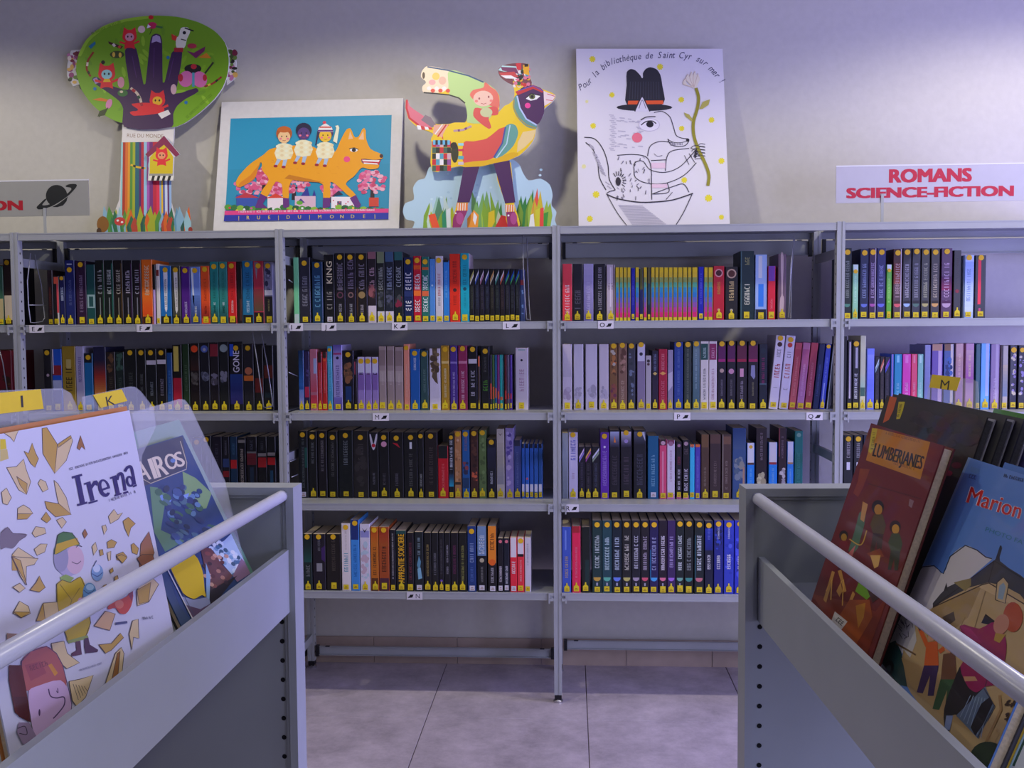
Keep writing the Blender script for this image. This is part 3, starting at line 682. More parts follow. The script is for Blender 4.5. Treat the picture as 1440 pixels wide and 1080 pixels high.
row(2, 4, .010, .155, '''
427 439 751 #112420 D.04 g#112420#1c5048:.2-.5 t#787c7c:.55-.75:.5 La
440 458 751 #1a1420 D.04 p#3c205c:.7,.25_1,.2_1,.5_.7,.45 t#707078:.08-.3:.2 X1:#8c8c90:.52-.66:.5 La
459 479.5 751 #171210 D.04 t#504840:.1-.65:.25 Lr
480.5 493 736 #dcd4d2 D.05 t#b8b0ac:.1-.4:.2 t#3c94a8:.42-.74:.5 Lq
493.5 505.5 731 #3c88d0 b#1c3070:.0-.28 D.04 t#1c64b0:.35-.8:.4 Lq
506.5 520.5 737 #d0ccd8 b#8c8cc0:.1-.2 p#2c2438:.2,.06_.5,.1_.8,.06_.5,.13 n#c0a8b4#b0c4d0:.25-.85 La
521.5 532.5 741 #bc6814 D.04 g#bc4c10#bc6814:.05-.25 t#3c1c0c:.3-.75:.45 b#5c3010:.8-1 La
533 547.5 741 #a0481a D.04 g#a03014#a0501a:.05-.3 t#4c240f:.3-.7:.45 b#4c2434:.8-1 Lr
548.5 556.5 745 #14131a t#b4b0b4:.05-.8:.3 Lq
557 571.5 746 #101210 b#1c4844:0-.06 XAPPRENTIE_SORCIERE:#e8ac18:.06-.86:.66 La
572.5 582 749 #161016 t#7c3044:.15-.8:.4 Lr
583 595.5 748 #141c20 p#5c90a8:.5,.4_.75,.5_.55,.68_.25,.56 p#7cb0c4:.3,.62_.7,.6_.9,.78_.4,.8 t#8ca4ac:.08-.4:.3 Lqw
596.5 606.5 749 #14120f t#a08c50:.2-.74:.35 La
607 616.5 749 #131315 t#74747c:.3-.72:.4 La
617 624.5 749 #131116 t#58545c:.1-.7:.4 o#6c48b0:.82:.3 La
625 633.5 749 #111114 t#a09ca8:.2-.7:.35 Lr
634 644.5 749 #140f14 t#6c2c54:.2-.7:.4 La
645 656.5 749 #121310 t#90904c:.2-.82:.35 La
657.5 669.5 740 #1d3a74 D.07 t#8ca0c4:.25-.55:.5 t#5470ac:.6-.84:.35 Lqw
671 684.5 740 #111216 b#6c88a8:0-.45 t#c0ccd8:.12-.42:.6 o#b0a888:.52:.26 t#80807c:.6-.85:.25 Lqw
686 698.5 740 #141114 b#ec8420:0-.56 o#e06018:.55:.42 t#5c2c10:.08-.36:.5 t#b8b4b8:.62-.86:.35 Lqw
700 708 757 #151219 o#d8707c:.06:.36 t#d8d0d8:.5-.86:.5 Lqw
708.5 716.5 757 #131826 o#d8707c:.06:.36 t#d8d8e0:.5-.84:.5 Lqw
717.5 727 756 #e0283a b#d8d0d4:0-.36 t#f0e8e8:.42-.66:.6 Lqw
727.5 737.3 756 #e0303c b#d8d0d4:0-.33 b#1c1418:.3-.35 D.05 t#f0a8a8:.4-.8:.3 Lq
738 746.5 756 #c8c2c8 t#8c8c94:.1-.5:.3 Lq''')
row(3, 1, .10, .15, '''
791 804.5 371 #dc3e48 t#f4c0c0:.35-.9:.5 La
806 819 371 #1c1a20 t#5c5860:.4-.8:.7 La
820.5 834.5 371 #8a82ac g#a098b8#7870a0:0-1 t#a8a0c0:.3-.9:.4 La
836 851.5 371 #18171c t#8c8890:.05-.8:.35 La
853 864.5 372 #b4a6ac b#5c4850:0-.9:.85-1 t#84707c:.3-.45:.6 b#d0c4cc:.05-.75:.4-.6 La
865.5 870.8 376 #a09020 R
871.2 876.3 376 #a09020 R
876.7 881.8 376 #a09020 R
882.2 887 376 #a09020 R
887.5 893 377 #141890 t#4c50c0:.1-.7:.4 Lq
893.4 899 376 #706c20 R
899.5 904.6 378 #181c50 b#50501c:0-.4 Lq
905 910 376 #a09020 R
910.4 915 376 #1c2430 b#5c5420:0-.3 b#14404c:.3-.7 Lq
915.5 920.8 376 #a09020 R
921.2 926.4 376 #a09020 R
927 933.3 376 #a09020 R
933.8 939.8 376 #a09020 R
940.2 946 376 #a09020 R
946.5 952.8 376 #a09020 R
953.3 959.8 376 #a09020 R
960.3 966.6 376 #a09020 R
967 972.6 376 #706c20 R
973.2 981 376 #a09020 R
982 989.6 375 #1418a0 t#6068d0:.1-.7:.4 Lq
990 995.5 376 #a09020 R
996 1002.6 376 #a09020 R
1003.2 1018.5 374 #b41a2a o#d08c8c:.13:.42 o#401014:.13:.3 t#b08030:.28-.52:.3 o#c89890:.81:.14 La
1020 1037.5 375 #1b1816 o#b89880:.13:.42 o#4c2018:.13:.3 t#b8a070:.26-.68:.42 o#b0a898:.82:.14 La
1041 1060.5 353 #112a2e b#3c5c60:0-1:0-.08 t#8c8c5c:.08-.2:.35 t#c8c8b4:.44-.84:.4 Lr
1062 1078.5 358 #98b2e0 b#c8ccd8:.02-.36:.25-.6 b#2c78dc:.45-.8:.25-.75 b#14182c:.84-1 Lr
1080 1090.5 374 #d41c34 b#7038a0:0-.28 t#e87c84:.6-.8:.3 Lr
1094 1105.5 357 #6e5664 p#c0a8a8:.3,.02_.7,.05_.6,.6_.8,.68_.7,.88_.2,.88_.25,.68_.45,.6 La''')
row(3, 2, .115, .15, '''
791 804.5 484 #c8bec6 g#c8bec6#b8b0b8:0-.5 n#a898a8#b8acb8:.62-.85 Lr
806.8 820.5 484 #c4bec6 n#a49ca8#b4acb8:.62-.85 La
823.5 839.8 484 #c8c0ca n#a098a4#b4acb8:.62-.85 Lr
842.5 856 484 #c8beC2 n#a098a4#b4acb8:.62-.85 La
857.3 868.5 484 #7a5630 D.02 o#c86820:.28:.4 n#a86c38#5c3c24#b0a898:.05-.5 n#6c3048#8c4c3c:.6-.9 La
869.3 882 483 #82624e D.02 n#5c3c2c#a8806c:.05-.5 t#b89c84:.55-.9:.4 La
883 893.5 483 #3c3e46 D.03 n#6c788c#30343c:.1-.8 La
896 907.3 484 #887a92 b#c8c4d0:0-.26 D.0 o#302c38:.15:.25 La
908 915.8 500 #b4acac o#3c3034:.1:.35 o#503034:.16:.3 Lq
917 925.5 493 #221c2e t#7c84a0:.05-.34:.5 p#d0b060:.05,.39_.5,.36_.95,.39_.5,.42 b#2c2034:.5-1 La
926.3 938.3 491 #ac1c38 t#d87c84:.05-.34:.4 p#e0a050:.05,.4_.5,.37_.95,.4_.5,.43 t#d0707c:.5-.9:.4 La
939 946.5 492 #988ea4 p#c0b8c4:.0,.4_1,.36_1,.6_0,.7 La
948 960.5 481 #26408c D.03 t#5c74b0:.1-.85:.26 La
962 972.5 481 #303a34 D.03 t#707868:.1-.85:.3 La
974 984 480 #5c767e D.03 g#6c8488#44646c:.1-.9 t#98b0b4:.1-.7:.25 La
985 996.5 480 #dad2c8 b#1c4c44:.035-.27 t#a8c0b8:.08-.24:.4 t#5c5c54:.38-.85:.35 Lr
997 1008.3 480 #dcd0ce b#8c2c58:.035-.27 t#d8a0b8:.08-.24:.4 t#a87884:.38-.85:.35 Lr
1009.5 1020.8 480 #1c1222 D.03 b#5c1454:.06-.28 b#a01c6c:.26-.3 o#c0a090:.43:.3 t#7c7480:.55-.8:.26 La
1022.5 1034.5 480 #1a1420 D.02 b#581850:.06-.28 b#901c54:.26-.3 o#c88ca8:.44:.36 t#70686c:.55-.8:.26 La
1036 1050.5 480 #1c1218 D.02 b#601c3c:.06-.28 b#a01c40:.26-.3 b#d898b0:.4-.52:.3-.7 t#948894:.58-.85:.3 La
1052 1066 480 #1a121c D.02 b#641c48:.06-.28 b#a01c58:.26-.3 p#8c8cb0:.3,.35_.7,.35_.75,.52_.6,.56_.25,.5 t#8c8460:.58-.8:.2 Lq
1067.5 1079 484 #141a2c o#1c2838:.1:.4 t#8c1c5c:.2-.6:.4 b#48606c:.6-.62 La
1081 1094 472 #d8d0da k10 D.03 o#401c1c:.12:.3 t#8c848c:.18-.3:.45 t#b03c40:.36-.58:.6 t#a8a0a8:.66-.72:.5 Lq
1095.5 1108.5 472 #d4ccd8 k10 D.05 o#c83c30:.13:.3 t#8c848c:.2-.3:.45 t#b85c54:.36-.58:.6 t#a8a0a8:.68-.74:.5 Lq
1109.5 1119 482 #b84c54 k9 g#a83c48#c05c5c:.1-.9 t#d08480:.2-.8:.3 Lq
1120 1130.5 482 #b06a8c k10 g#a04c74#b87ca8:.1-.9 t#d0a0c0:.3-.8:.3 Lq
1131.5 1141.5 482 #983a50 k11 t#c07c8c:.3-.8:.3 Lq
1143 1151.5 484 #182450 k11 t#4c60a0:.3-.8:.3
1152.5 1160 484 #2638a8 k11 D.03 t#6c80d0:.2-.6:.4 b#8c98d0:.6-.9:.3-.6 La
1162 1167.5 484 #20242c k8 b#a0a8b0:0-1:.1-.3''')
row(3, 3, .11, .15, '''
790.5 799 609 #8c949c g#8c949c#707880:.3-1
799.8 812.5 608 #c6bed2 D.03 t#5c60b0:.1-.42:.6 t#a88c9c:.6-.7:.3 La
814 822.4 628 #1c1820 z#d8c0dc#8c7cc8 t#50485c:.3-.8:.4 La
823 831.8 628 #1a161a z#e0a850#a04c98 t#544c54:.3-.8:.4 La
832.6 843.5 628 #1c1a20 z#d0d0dc#8c9c80 t#4c5064:.3-.8:.4 La
844.3 856.5 608 #602c9c D.05 t#9c7cc8:.25-.8:.5 o#d8c8e8:.22:.15 Lq
857.5 871.5 605 #1c181e g#b0b8d8#2c2838:.02-.24 p#e08030:.4,.18_.5,.08_.65,.18 t#484048:.35-.8:.5 Lq
873 888.3 605 #1f1b20 g#d0c8d8#2c2838:.02-.24 D.03 o#a08cc0:.16:.2 t#4c4048:.35-.8:.5 Lr
891 908.5 605 #19191f g#606478#22222c:.02-.2 D.05 p#c0c4d0:.65,.03_.9,.02_1,.16 t#444450:.35-.8:.5 La
911 926 613 #125c82 t#78a8bc:.24-.8:.36 Lqw
927.5 937.5 618 #dc4a70 b#241418:0-.1 o#c8a0ac:.06:.36 b#e88ca0:.2-.9:.35-.6 Lq
938 949 619 #d8ccd6 b#7c3050:0-.06 o#a06c84:.06:.36 t#a87890:.15-.7:.3 b#d87cb8:.92-1 Lq
951 958.7 621 #1c141a o#b07c90:.07:.36 t#8c3048:.25-.4:.6 t#d8d0d8:.48-.84:.5 b#c05c80:.93-1 Lq
960 969.5 619 #161216 o#b09098:.06:.36 t#6c5c60:.12-.24:.6 t#e0d8e0:.46-.86:.6 b#d87ca8:.94-1 Lq
970 976.8 625 #38b8dc b#e07030:0-.05 o#a05c60:.04:.3 Lq
977.4 985 625 #4e40a8 b#e06c2c:0-.05 t#7c74c8:.2-.8:.4 Lq
986 997 611 #503826 b#70502c:0-.2 t#8c7c68:.5-.8:.3 La
998 1013.7 611 #3a2826 b#5c4034:0-.14 t#7c6c64:.4-.8:.25 Lr
1015 1028.5 611 #4c362e b#74523c:.03-.15 b#7c7064:0-1:0-.14 t#8c7c70:.4-.85:.25 Lq
1030 1049 602 #345280 g#1c3c74#40587c:0-.3 n#788490#506478#8c8c84:.4-.9 b#b08870:.55-.8:.8-.95 La
1050.5 1061 623 #1e86e4 b#dcdce4:0-.36 o#e0b030:.07:.28 b#5c3c34:.35-.39 t#70b4f0:.45-.9:.3
1063 1078.5 602 #24141a t#84747c:.05-.45:.25 n#d0c8a0#a89c78#b8b08c:.54-.98
1081 1093 622 #2088e8 b#d8d4dc:0-.36 b#a03038:.35-.39 t#7cb8f0:.45-.9:.3
1094.5 1106 602 #2c141c b#7c3038:0-.4:0-.14 t#84707c:.1-.42:.25 n#c8c0b8#a8a0a0#d0c8c0:.54-.94
1107 1116 621 #2c8cec b#d8d8e0:0-.36 b#c08c58:.36-.39 t#90c4f4:.45-.9:.3
1117.5 1129 606 #16746a o#7ca890:.06:.3 t#40948a:.3-.9:.4''')
row(3, 4, .010, .155, '''
790.5 803 741 #3a54ac t#b8a060:.42-.78:.4 b#6c84cc:.05-.35:.3-.5 La
804.5 816.5 740 #dc224e b#a01c28:0-.1 t#e87c94:.3-.85:.25 La
818 830 741 #121812 b#16302c:.5-.95:.4-.9 La
833 846.5 732 #1b3634 D.05 t#c0ccc8:.2-.68:.5 i#c0983c b#a0a0ac:.86-.9:.4-.6 Lq
847 860.5 732 #20444a D.05 t#b8d0d0:.2-.68:.5 i#5cb094 b#a0a0ac:.86-.9:.4-.6 Lq
861 874.5 732 #12202a D.05 t#b8c8d4:.2-.68:.5 i#6480d8 b#a0a0ac:.86-.9:.4-.6 Lq
875 888 732 #1e1e1c D.05 t#ccc8b8:.2-.68:.5 i#b8b060 b#a0a0ac:.86-.9:.4-.6 Lq
888.5 900.7 732 #1c1c24 D.05 t#c8c8d0:.2-.68:.5 i#a090a0 b#a0a0ac:.86-.9:.4-.6 Lq
901.2 913 732 #1e181e D.05 t#b0a4b4:.2-.68:.5 i#d05468 b#a0a0ac:.86-.9:.4-.6 Lq
913.5 926 732 #241c4c D.05 t#a8acd0:.2-.68:.5 i#44a0d8 b#1c6088:.4-.8:0-.15 Lq
926.5 938 732 #201420 t#e0d8e0:.2-.68:.5 i#d8708c b#a0a0ac:.86-.9:.4-.6 Lr
938.5 950 732 #3a2456 t#b4a4d0:.2-.68:.5 i#a068cc b#a0a0ac:.86-.9:.4-.6 La
950.5 962 732 #16201e D.04 t#d8e0dc:.2-.68:.5 i#70a894 b#a0a0ac:.86-.9:.4-.6 Lr
962.5 975.5 732 #10140f D.04 t#8c9490:.2-.68:.5 i#3c8c80 Lr
976.5 990 732 #16201f D.05 t#d0d8d8:.2-.68:.5 i#c06c74 b#1c4c58:.2-.8:0-.12 Lq
991 1003 733 #141830 D.05 g#1c30a0#142070:.1-.4 t#6c78c0:.05-.25:.3 t#f0f0f4:.46-.66:.4 La
1004 1017 732 #1c2478 D.04 n#2c44b0#141c50:.1-.45 t#c8ccec:.05-.25:.2 t#e8e8f0:.46-.66:.4 La
1018 1032 732 #2c3cae D.05 n#4c5cd0#2434a0:.1-.8 t#c8ccec:.05-.25:.2 t#e8e8f0:.46-.66:.4 La
1033 1047.5 732 #2834b4 D.04 n#4854d8#1c2488:.2-.8 t#c8ccec:.05-.25:.2 t#f0f0f4:.46-.66:.4 La
1048.5 1062 732 #2030a8 D.04 t#f0f0f4:.46-.66:.4 La''')
row(4, 1, .10, .15, '''
1186 1197.5 349 #1a2420 D.05 t#7c847c:.15-.7:.5 i#48806c Lq s#142418
1199 1207 372 #8cc4a0 b#c8dcd0:0-.12 D.12 t#b8dcc4:.2-.7:.4 La
1209.5 1221.5 350 #1c2444 D.05 t#7c88b0:.2-.7:.5 i#5c6cc0 Lq
1222 1232.5 349 #301840 D.05 t#a08cb4:.2-.7:.5 i#a04c9c b#b0a8b8:0-1:.88-1 Lq
1233 1245.5 349 #24265c D.05 t#8c90c0:.2-.7:.5 i#6068d0 Lq
1246.5 1254 372 #58ac2c b#d0dce0:0-.1 D.1 t#a8dc6c:.25-.7:.4 Lr
1256 1268.5 350 #44201c D.05 g#5c241c#8c3828:.2-.5 t#c8a8a8:.2-.7:.5 i#d85c64 b#b8b0b8:0-1:.88-1 Lq
1269.5 1281.5 349 #1e1822 D.05 t#a8a4b0:.2-.7:.5 i#98b4dc Lq
1282.5 1294.5 349 #1d1b24 D.04 t#8c8c98:.2-.7:.5 i#4c6c64 Lq
1295.5 1307.5 349 #28261c D.05 t#9c9c84:.2-.7:.5 i#a8a068 Lq
1309 1321.5 349 #2a2018 D.05 t#b0a490:.2-.7:.5 i#c89858 Lq
1323.5 1339 349 #461646 D.04 g#461646#7c1c4c:.4-.6 t#b898b8:.2-.7:.5 i#b094b0 Lq
1341 1351.5 352 #1c1414 o#7c2430:.6:.3 t#4c4044:.1-.5:.3 La
1355 1369.5 359 #a8bce8 D.03 g#8ca4d8#c8d8f4:.1-.9 t#6c84b8:.2-.75:.4 b#1c4068:0-1:0-.1 Lq
1371 1386.5 359 #121018 D.03 b#e43048:.05-.78:.25-.55 b#c03c70:.84-.9:.35-.55 Lq''')
row(4, 2, .10, .15, '''
1186 1191 473 #120f10
1191.6 1198.4 479 #14121a b#c0b4c0:.02-.84:.35-.75 Lq
1199 1208.5 479 #111014 D.04 b#b0acb8:.1-.4:.4-.8 t#e8e4ec:.46-.84:.5 Lq
1209.5 1217.5 472 #c8c8a4 g#c8c8a4#a8c8a8:.5-.7 b#3c6454:.7-.82 La
1219 1229.5 490 #7484e4 g#8c98ec#5c6cd8:.1-.9 La
1230.2 1236.8 502 #201c24 z#c8d8dc#90b4b4 t#50484c:.3-.8:.4 La
1237.4 1243.6 502 #201818 z#e0744c#e8b0a0 t#605050:.3-.8:.4 La
1244.2 1251.5 502 #1c1824 z#8c4cc0#4858c8 t#584858:.3-.8:.4 La
1252.5 1256.8 498 #3c68b0 b#a878b8:.0-.9:.4-.8
1257.5 1268 498 #1c8cb0 b#84c4d8:.02-.15:.3-.7 t#8cc0d0:.5-.9:.4
1269 1280.8 498 #d434a4 b#e878c0:.02-.16:.3-.7 t#e8a8d0:.5-.9:.4
1281.3 1289.8 498 #dc3460 b#e87c90:.02-.16:.3-.7 t#f0a0b0:.5-.9:.4
1290.3 1298.3 498 #78b8a4 b#b4dccc:.02-.16:.3-.7 t#c0dcd0:.5-.9:.4
1300 1308.5 485 #8084b0 g#8c90b8#6c74a8:.1-.9 La
1310 1325.5 484 #5c3c94 b#b08870:0-.1 b#c0a8c8:.1-.9:.6-.95 Lq
1327 1341 484 #2c4c8c b#806048:0-.1 b#c8c0b8:.0-.9:.7-1 n#3c64a8#1c3468:.2-.6 Lq
1343.5 1354.5 483 #bc9494 g#b89088#9c74a8:.2-.9 t#dcc0ac:.15-.6:.3 La
1357.5 1369.5 483 #b484a4 g#c0a0a4#9c4c98:.1-.6 t#e0c898:.15-.5:.3 La
1372 1378.5 484 #14505c Lq
1379.2 1391.5 483 #5ca4e4 b#a8b8dc:0-.8:.55-.95 La
1393 1405.5 484 #866e94 b#b0a0b8:0-.9:.55-.9 t#c8b8cc:.5-.9:.3 La
1408 1417.5 486 #aca498 g#c0b090#6c809c:.3-.8 b#1c1830:0-1:0-.2 Lq
1420 1429.8 486 #1c1830 D.06 n#c8bca0#8c7cb0:.12-.8 Lq
1432 1441.5 486 #1c1a30 D.06 n#c0b8a8#8c80b4:.12-.8 Lq
1443 1455 486 #3c2c5c D.06 Lq''')
row(4, 3, .11, .15, '''
1186.5 1199.5 612 #121216 D.05 t#a8a0a0:.1-.35:.4 b#d8d4d8:.42-.54:.3-.7 La s#101418
1200.5 1213 612 #131218 D.05 t#a09c9c:.1-.35:.4 b#e0dce0:.42-.54:.3-.7 La
1214 1230 612 #141c30 D.05 La''')
# ---------------------------------------------------------------- wire bookends
def wire_end(pts, y, label, grp=None):
    e = empty('wire_bookend', pts[0], label, 'bookend', grp)
    b = MB(); b.tube([Vector(p)-Vector(pts[0]) for p in pts], .0019, 6); b.obj('wire_loop', M_WIRE, e, True); return e
def wpx(L): return [at(u, v, 1, y) for u, v, y in L]
G = 'wire bookends'
e = wire_end(wpx([(43, 356, .04), (38.5, 395, .04), (40, 430, .04), (43, 453.5, .04), (48, 454.0, .06), (60, 452, .11), (63, 447, .12), (58, 400, .12), (52, 375, .12), (49, 358, .12)]), 0, 'bent wire bookend at planet-sign end of top shelf under hand tree', G)
b = MB(); o0 = e.location; b.tube([Vector(p)-o0 for p in wpx([(40, 429, .04), (64, 429, .12)])], .0018, 6); b.obj('cross_wire', M_WIRE, e, True)
wire_end(wpx([(355, 467, .03), (362, 510, .03), (369, 560, .03), (370.5, 572, .03), (374, 573.2, .05), (383, 571, .085), (382.5, 560, .085), (376, 515, .085), (367.5, 469, .085)]), 0, 'bent wire bookend leaning against dark books, second shelf under hand tree', G)
wire_end(wpx([(735, 331, .04), (736, 380, .04), (739, 430, .04), (740.5, 449, .04), (746, 450, .10), (744, 430, .12), (742, 380, .12), (741, 335, .12)]), 0, 'bent wire bookend beside small striped black books under bird cutout', G)
wire_end(wpx([(1116.5, 332, .05), (1112, 375, .05), (1109, 446.5, .05), (1112, 447.5, .09), (1113, 380, .12), (1117.5, 336, .12)]), 0, 'bent wire bookend beside mauve book on top shelf under wolf drawing', G)
wire_end(wpx([(-4, 480, .03), (4, 510, .03), (14, 574, .03), (17, 575, .08)]), 0, 'bent wire bookend in front of dark red book beside planet sign', G)
wire_end(wpx([(406, 393.5, .04), (411, 397, .09)]), 0, 'short stray wire rod beside slim green book under bird cutout', G)
wire_end(wpx([(408, 649, .045), (416, 646, .10)]), 0, 'upper stray wire rod beside black books, third shelf under bird cutout', G)
wire_end(wpx([(410, 671, .045), (419, 667, .10)]), 0, 'lower stray wire rod beside black books, third shelf under bird cutout', G)
wire_end(wpx([(406, 523.5, .045), (418, 529, .12)]), 0, 'short stray wire rod beside blue book, second shelf under bird cutout', G)
# ================================================================ pictures and signs on top of the shelving
M_CARD = mat('white_card_board', '#dcdad6', .7, noise=(60, .03, 0))
ZT = ZS[0]+.0006
GA = 1.25
class Board:
    """a flat board standing on the shelf top: its own plane, thickness and print"""
    def __init__(s, name, label, cat, ybase, ztop, ytop, px, thick=.008, g=GA, grp=None):
        a = Vector((0, ytop-ybase, ztop-ZT)).normalized(); s.n = Vector((0, -a.z, a.y)); s.p = Vector((0, ybase, ZT)); s.t = thick; s.m = s.n; s.n = Vector((0, -1, 0))
        base = on_plane(px, 400, s.p, s.m); base = Vector((base.x, ybase, ZT)); s.o = base
        s.e = empty(name, base, label, cat, grp); s.g = g
    def q(s, u, v):
        w = on_plane(u, v, s.p, s.m)
        if w.z < ZT: w.z = ZT
        return w-s.o
    def canvas(s, lift=0): 
        c = Canvas(lambda u, v: s.q(u, v), s.n, s.g); c.k = 30+lift; return c
    def board(s, pts, fr=(0, 0, 1), name='board', m=None, back=0.0):
        if isinstance(pts, str): pts = [tuple(float(t) for t in q.split(',')) for q in pts.split()]
        if len(pts) >= 14 and name != 'trunk_board': pts = smooth_pts(pts)
        b = MB(); P = [s.q(fr[0]+x/fr[2], fr[1]+y/fr[2])-s.n*back for x, y in pts]; n = len(P)
        b.add(P+[p-s.n*s.t for p in P], [tuple(range(n)), tuple(range(n, 2*n))[::-1]]+[(i, n+i, n+(i+1) % n, (i+1) % n) for i in range(n)])
        return b.obj(name, m or M_CARD, s.e)
def oval(cx, cy, rx, ry, n=28, a0=0, a1=360): return [(cx+rx*math.cos(math.radians(lerp(a0, a1, i/n))), cy+ry*math.sin(math.radians(lerp(a0, a1, i/n)))) for i in range(n)]
# ---------------------------------------------------------------- hand tree
FT = (80, 10, 3.3231)
B = Board('tree_cutout', 'painted tree cutout whose trunk is a purple hand and striped sleeve', 'wall art', .285, 2.44, .368, 210)
crown = [(90, 300), (100, 225), (140, 150), (215, 90), (320, 55), (440, 40), (560, 45), (660, 70), (735, 110), (785, 165), (803, 235), (798, 310), (775, 375), (735, 430), (670, 490), (600, 540), (540, 562), (300, 540), (230, 510), (165, 455), (115, 385)]
B.board(crown, FT)
B.board([(300, 545), (545, 545), (540, 628), (530, 660), (526, 905), (546, 965), (585, 985), (614, 1040), (620, 1075), (176, 1075), (186, 1010), (215, 968), (262, 962), (286, 900), (300, 640)], FT, 'trunk_board', back=.0085)
B.board([(60, 200), (105, 195), (108, 355), (70, 368), (42, 320), (44, 260)], FT, 'flower_cluster_board', back=.0085)
B.board([(798, 190), (826, 196), (834, 260), (826, 330), (790, 360)], FT, 'flower_cluster_board', back=.0085)
B.board([(418, 690), (505, 603), (578, 690), (550, 705), (546, 810), (430, 812), (436, 705)], FT, 'nest_box_board', back=-.0085)
c = B.canvas().frame(*FT)
c.poly(smooth_pts(crown), '#6c9c16')
r_ = random.Random(3)
for i in range(44):
    a = r_.uniform(0, 6.28); q = r_.uniform(.2, .92); x, y = 445+345*q*math.cos(a), 300+245*q*math.sin(a); c.ell(x, y, 26, 9, r_.choice(('#78a81c', '#63921a', '#86b428')), r_.uniform(0, 180), 8)
c.poly('100,225 140,150 215,90 320,55 440,40 440,52 322,68 222,102 150,160 112,230', '#8cb82c')
c.k += 2
c.scrawl(165, 130, 300, 72, 12, '#5c8814', 4); c.scrawl(610, 520, 730, 410, 12, '#5c8814', 5)
hand = '315,560 310,475 292,440 240,400 185,362 165,336 186,326 222,352 280,376 332,386 338,362 318,205 345,180 372,196 405,360 414,358 436,160 446,132 465,124 484,132 492,162 495,352 504,350 536,215 560,200 586,212 562,368 553,405 650,378 662,394 600,430 562,462 544,500 538,560'
c.poly(hand, '#3a1c46')
c.poly('442,168 448,138 465,130 482,138 487,168 465,160', '#a898b8'); c.poly('168,336 186,328 200,352 180,360', '#9c8cac')
c.line('352,230 372,330', 3, '#54306a'); c.line('455,190 452,330', 3, '#54306a'); c.line('545,240 522,340', 3, '#54306a')
def imp(x, y, s, body='#d0242c', face='#e0a090', rot=0):
    c.poly([(x-s*.75, y-s*.3), (x-s*.62, y-s*1.05), (x-s*.2, y-s*.75), (x+s*.2, y-s*.75), (x+s*.62, y-s*1.05), (x+s*.78, y-s*.3)], body)
    c.ell(x, y, s*.8, s*.72, body); c.ell(x, y+s*.05, s*.5, s*.45, face); c.ell(x-s*.2, y, s*.09, s*.12, '#201018', n=8); c.ell(x+s*.2, y, s*.09, s*.12, '#201018', n=8)
    c.poly([(x-s*.5, y+s*.6), (x+s*.5, y+s*.6), (x+s*.6, y+s*1.4), (x+s*.2, y+s*1.25), (x-s*.2, y+s*1.25), (x-s*.6, y+s*1.4)], body)
    c.line([(x-s*.4, y+s*.8), (x-s*1.1, y+s*.6)], s*.22, body); c.line([(x+s*.4, y+s*.8), (x+s*1.1, y+s*.5)], s*.22, body)
imp(340, 138, 42, face='#c89098'); imp(233, 312, 50, face='#8cc4c0'); c.poly('222,335 246,335 252,350 216,350', '#e0b020'); c.ell(216, 258, 9, 9, '#181018')
imp(470, 436, 46, face='#e0a820'); c.poly('350,452 440,448 500,470 498,492 360,508 342,490 380,482 356,462', '#d0242c'); c.poly('472,498 520,480 532,500 490,522', '#d8d4cc')
c.curve('345,378 372,400 390,430 396,462', 12, '#c8b8a0'); c.line('352,384 366,396', 13, '#a02430'); c.line('380,414 386,428', 13, '#284c38'); c.line('394,446 397,462', 13, '#a02430')
c.ell(440, 48, 12, 10, '#c01c24'); c.ell(446, 86, 22, 16, '#b81c50'); c.poly('426,80 440,92 420,100', '#e8e0dc'); c.line('462,90 494,96', 9, '#3c6c34'); c.line('446,100 434,128', 3, '#304818')
c.poly('560,190 555,150 540,128 566,140 580,98 612,96 624,112 608,150 596,190', '#e0dcc0'); c.poly('535,125 562,138 556,158 538,152', '#c83020'); c.rect(548, 190, 590, 210, '#a8202c'); c.line('598,98 640,112', 6, '#181c18'); c.ell(596, 120, 8, 8, '#181818'); c.line('580,150 604,156', 5, '#40402c')
c.ell(396, 104, 17, 17, '#d8c0b4'); c.ell(632, 182, 22, 12, '#a82c40'); c.poly('606,204 650,240 690,206 694,184 640,214', '#6c1c50'); c.poly('660,236 700,214 722,240', '#c87c18')
c.poly('240,160 310,184 300,196 244,172', '#401c1c'); c.line('262,172 272,184', 12, '#d0c8b8'); c.line('288,182 298,190', 12, '#c04030')
c.ell(282, 222, 34, 17, '#38441c'); c.ell(266, 222, 7, 12, '#d0b040'); c.ell(296, 224, 7, 12, '#d0b040')
c.poly('148,184 178,160 182,172 160,196', '#1c6c8c'); c.curve('172,210 146,250 140,290 158,324', 9, '#8c2c1c'); c.line('144,258 142,276', 10, '#d8c8b0'); c.line('146,300 152,312', 10, '#283c1c')
c.ell(636, 288, 40, 22, '#141014'); c.ell(640, 278, 14, 12, '#b02030'); c.ell(604, 336, 34, 38, '#c8689c', 20); c.ell(668, 338, 34, 38, '#c8689c', -20); c.rect(632, 306, 644, 372, '#4c90a4'); c.ell(578, 330, 12, 18, '#a82030'); c.ell(692, 330, 10, 16, '#a82030'); c.line('692,310 732,258', 8, '#28281c')
c.curve('690,372 730,356 770,326', 8, '#8c1c24'); c.line('706,366 718,360', 9, '#d0b838'); c.line('742,348 752,340', 9, '#182c18')
c.poly('165,432 205,424 240,432 236,442 196,438', '#c87018'); c.ell(244, 452, 14, 24, '#c87ca0', 20); c.poly('190,512 200,486 238,472 224,506', '#303c14'); c.curve('240,470 222,490 196,514', 4, '#283010')
c.ell(308, 402, 24, 16, '#3c6c34'); c.ell(302, 396, 8, 6, '#d0c0a0'); c.ell(300, 352, 16, 26, '#cc8c98'); c.ell(546, 384, 14, 24, '#c8a4a8')
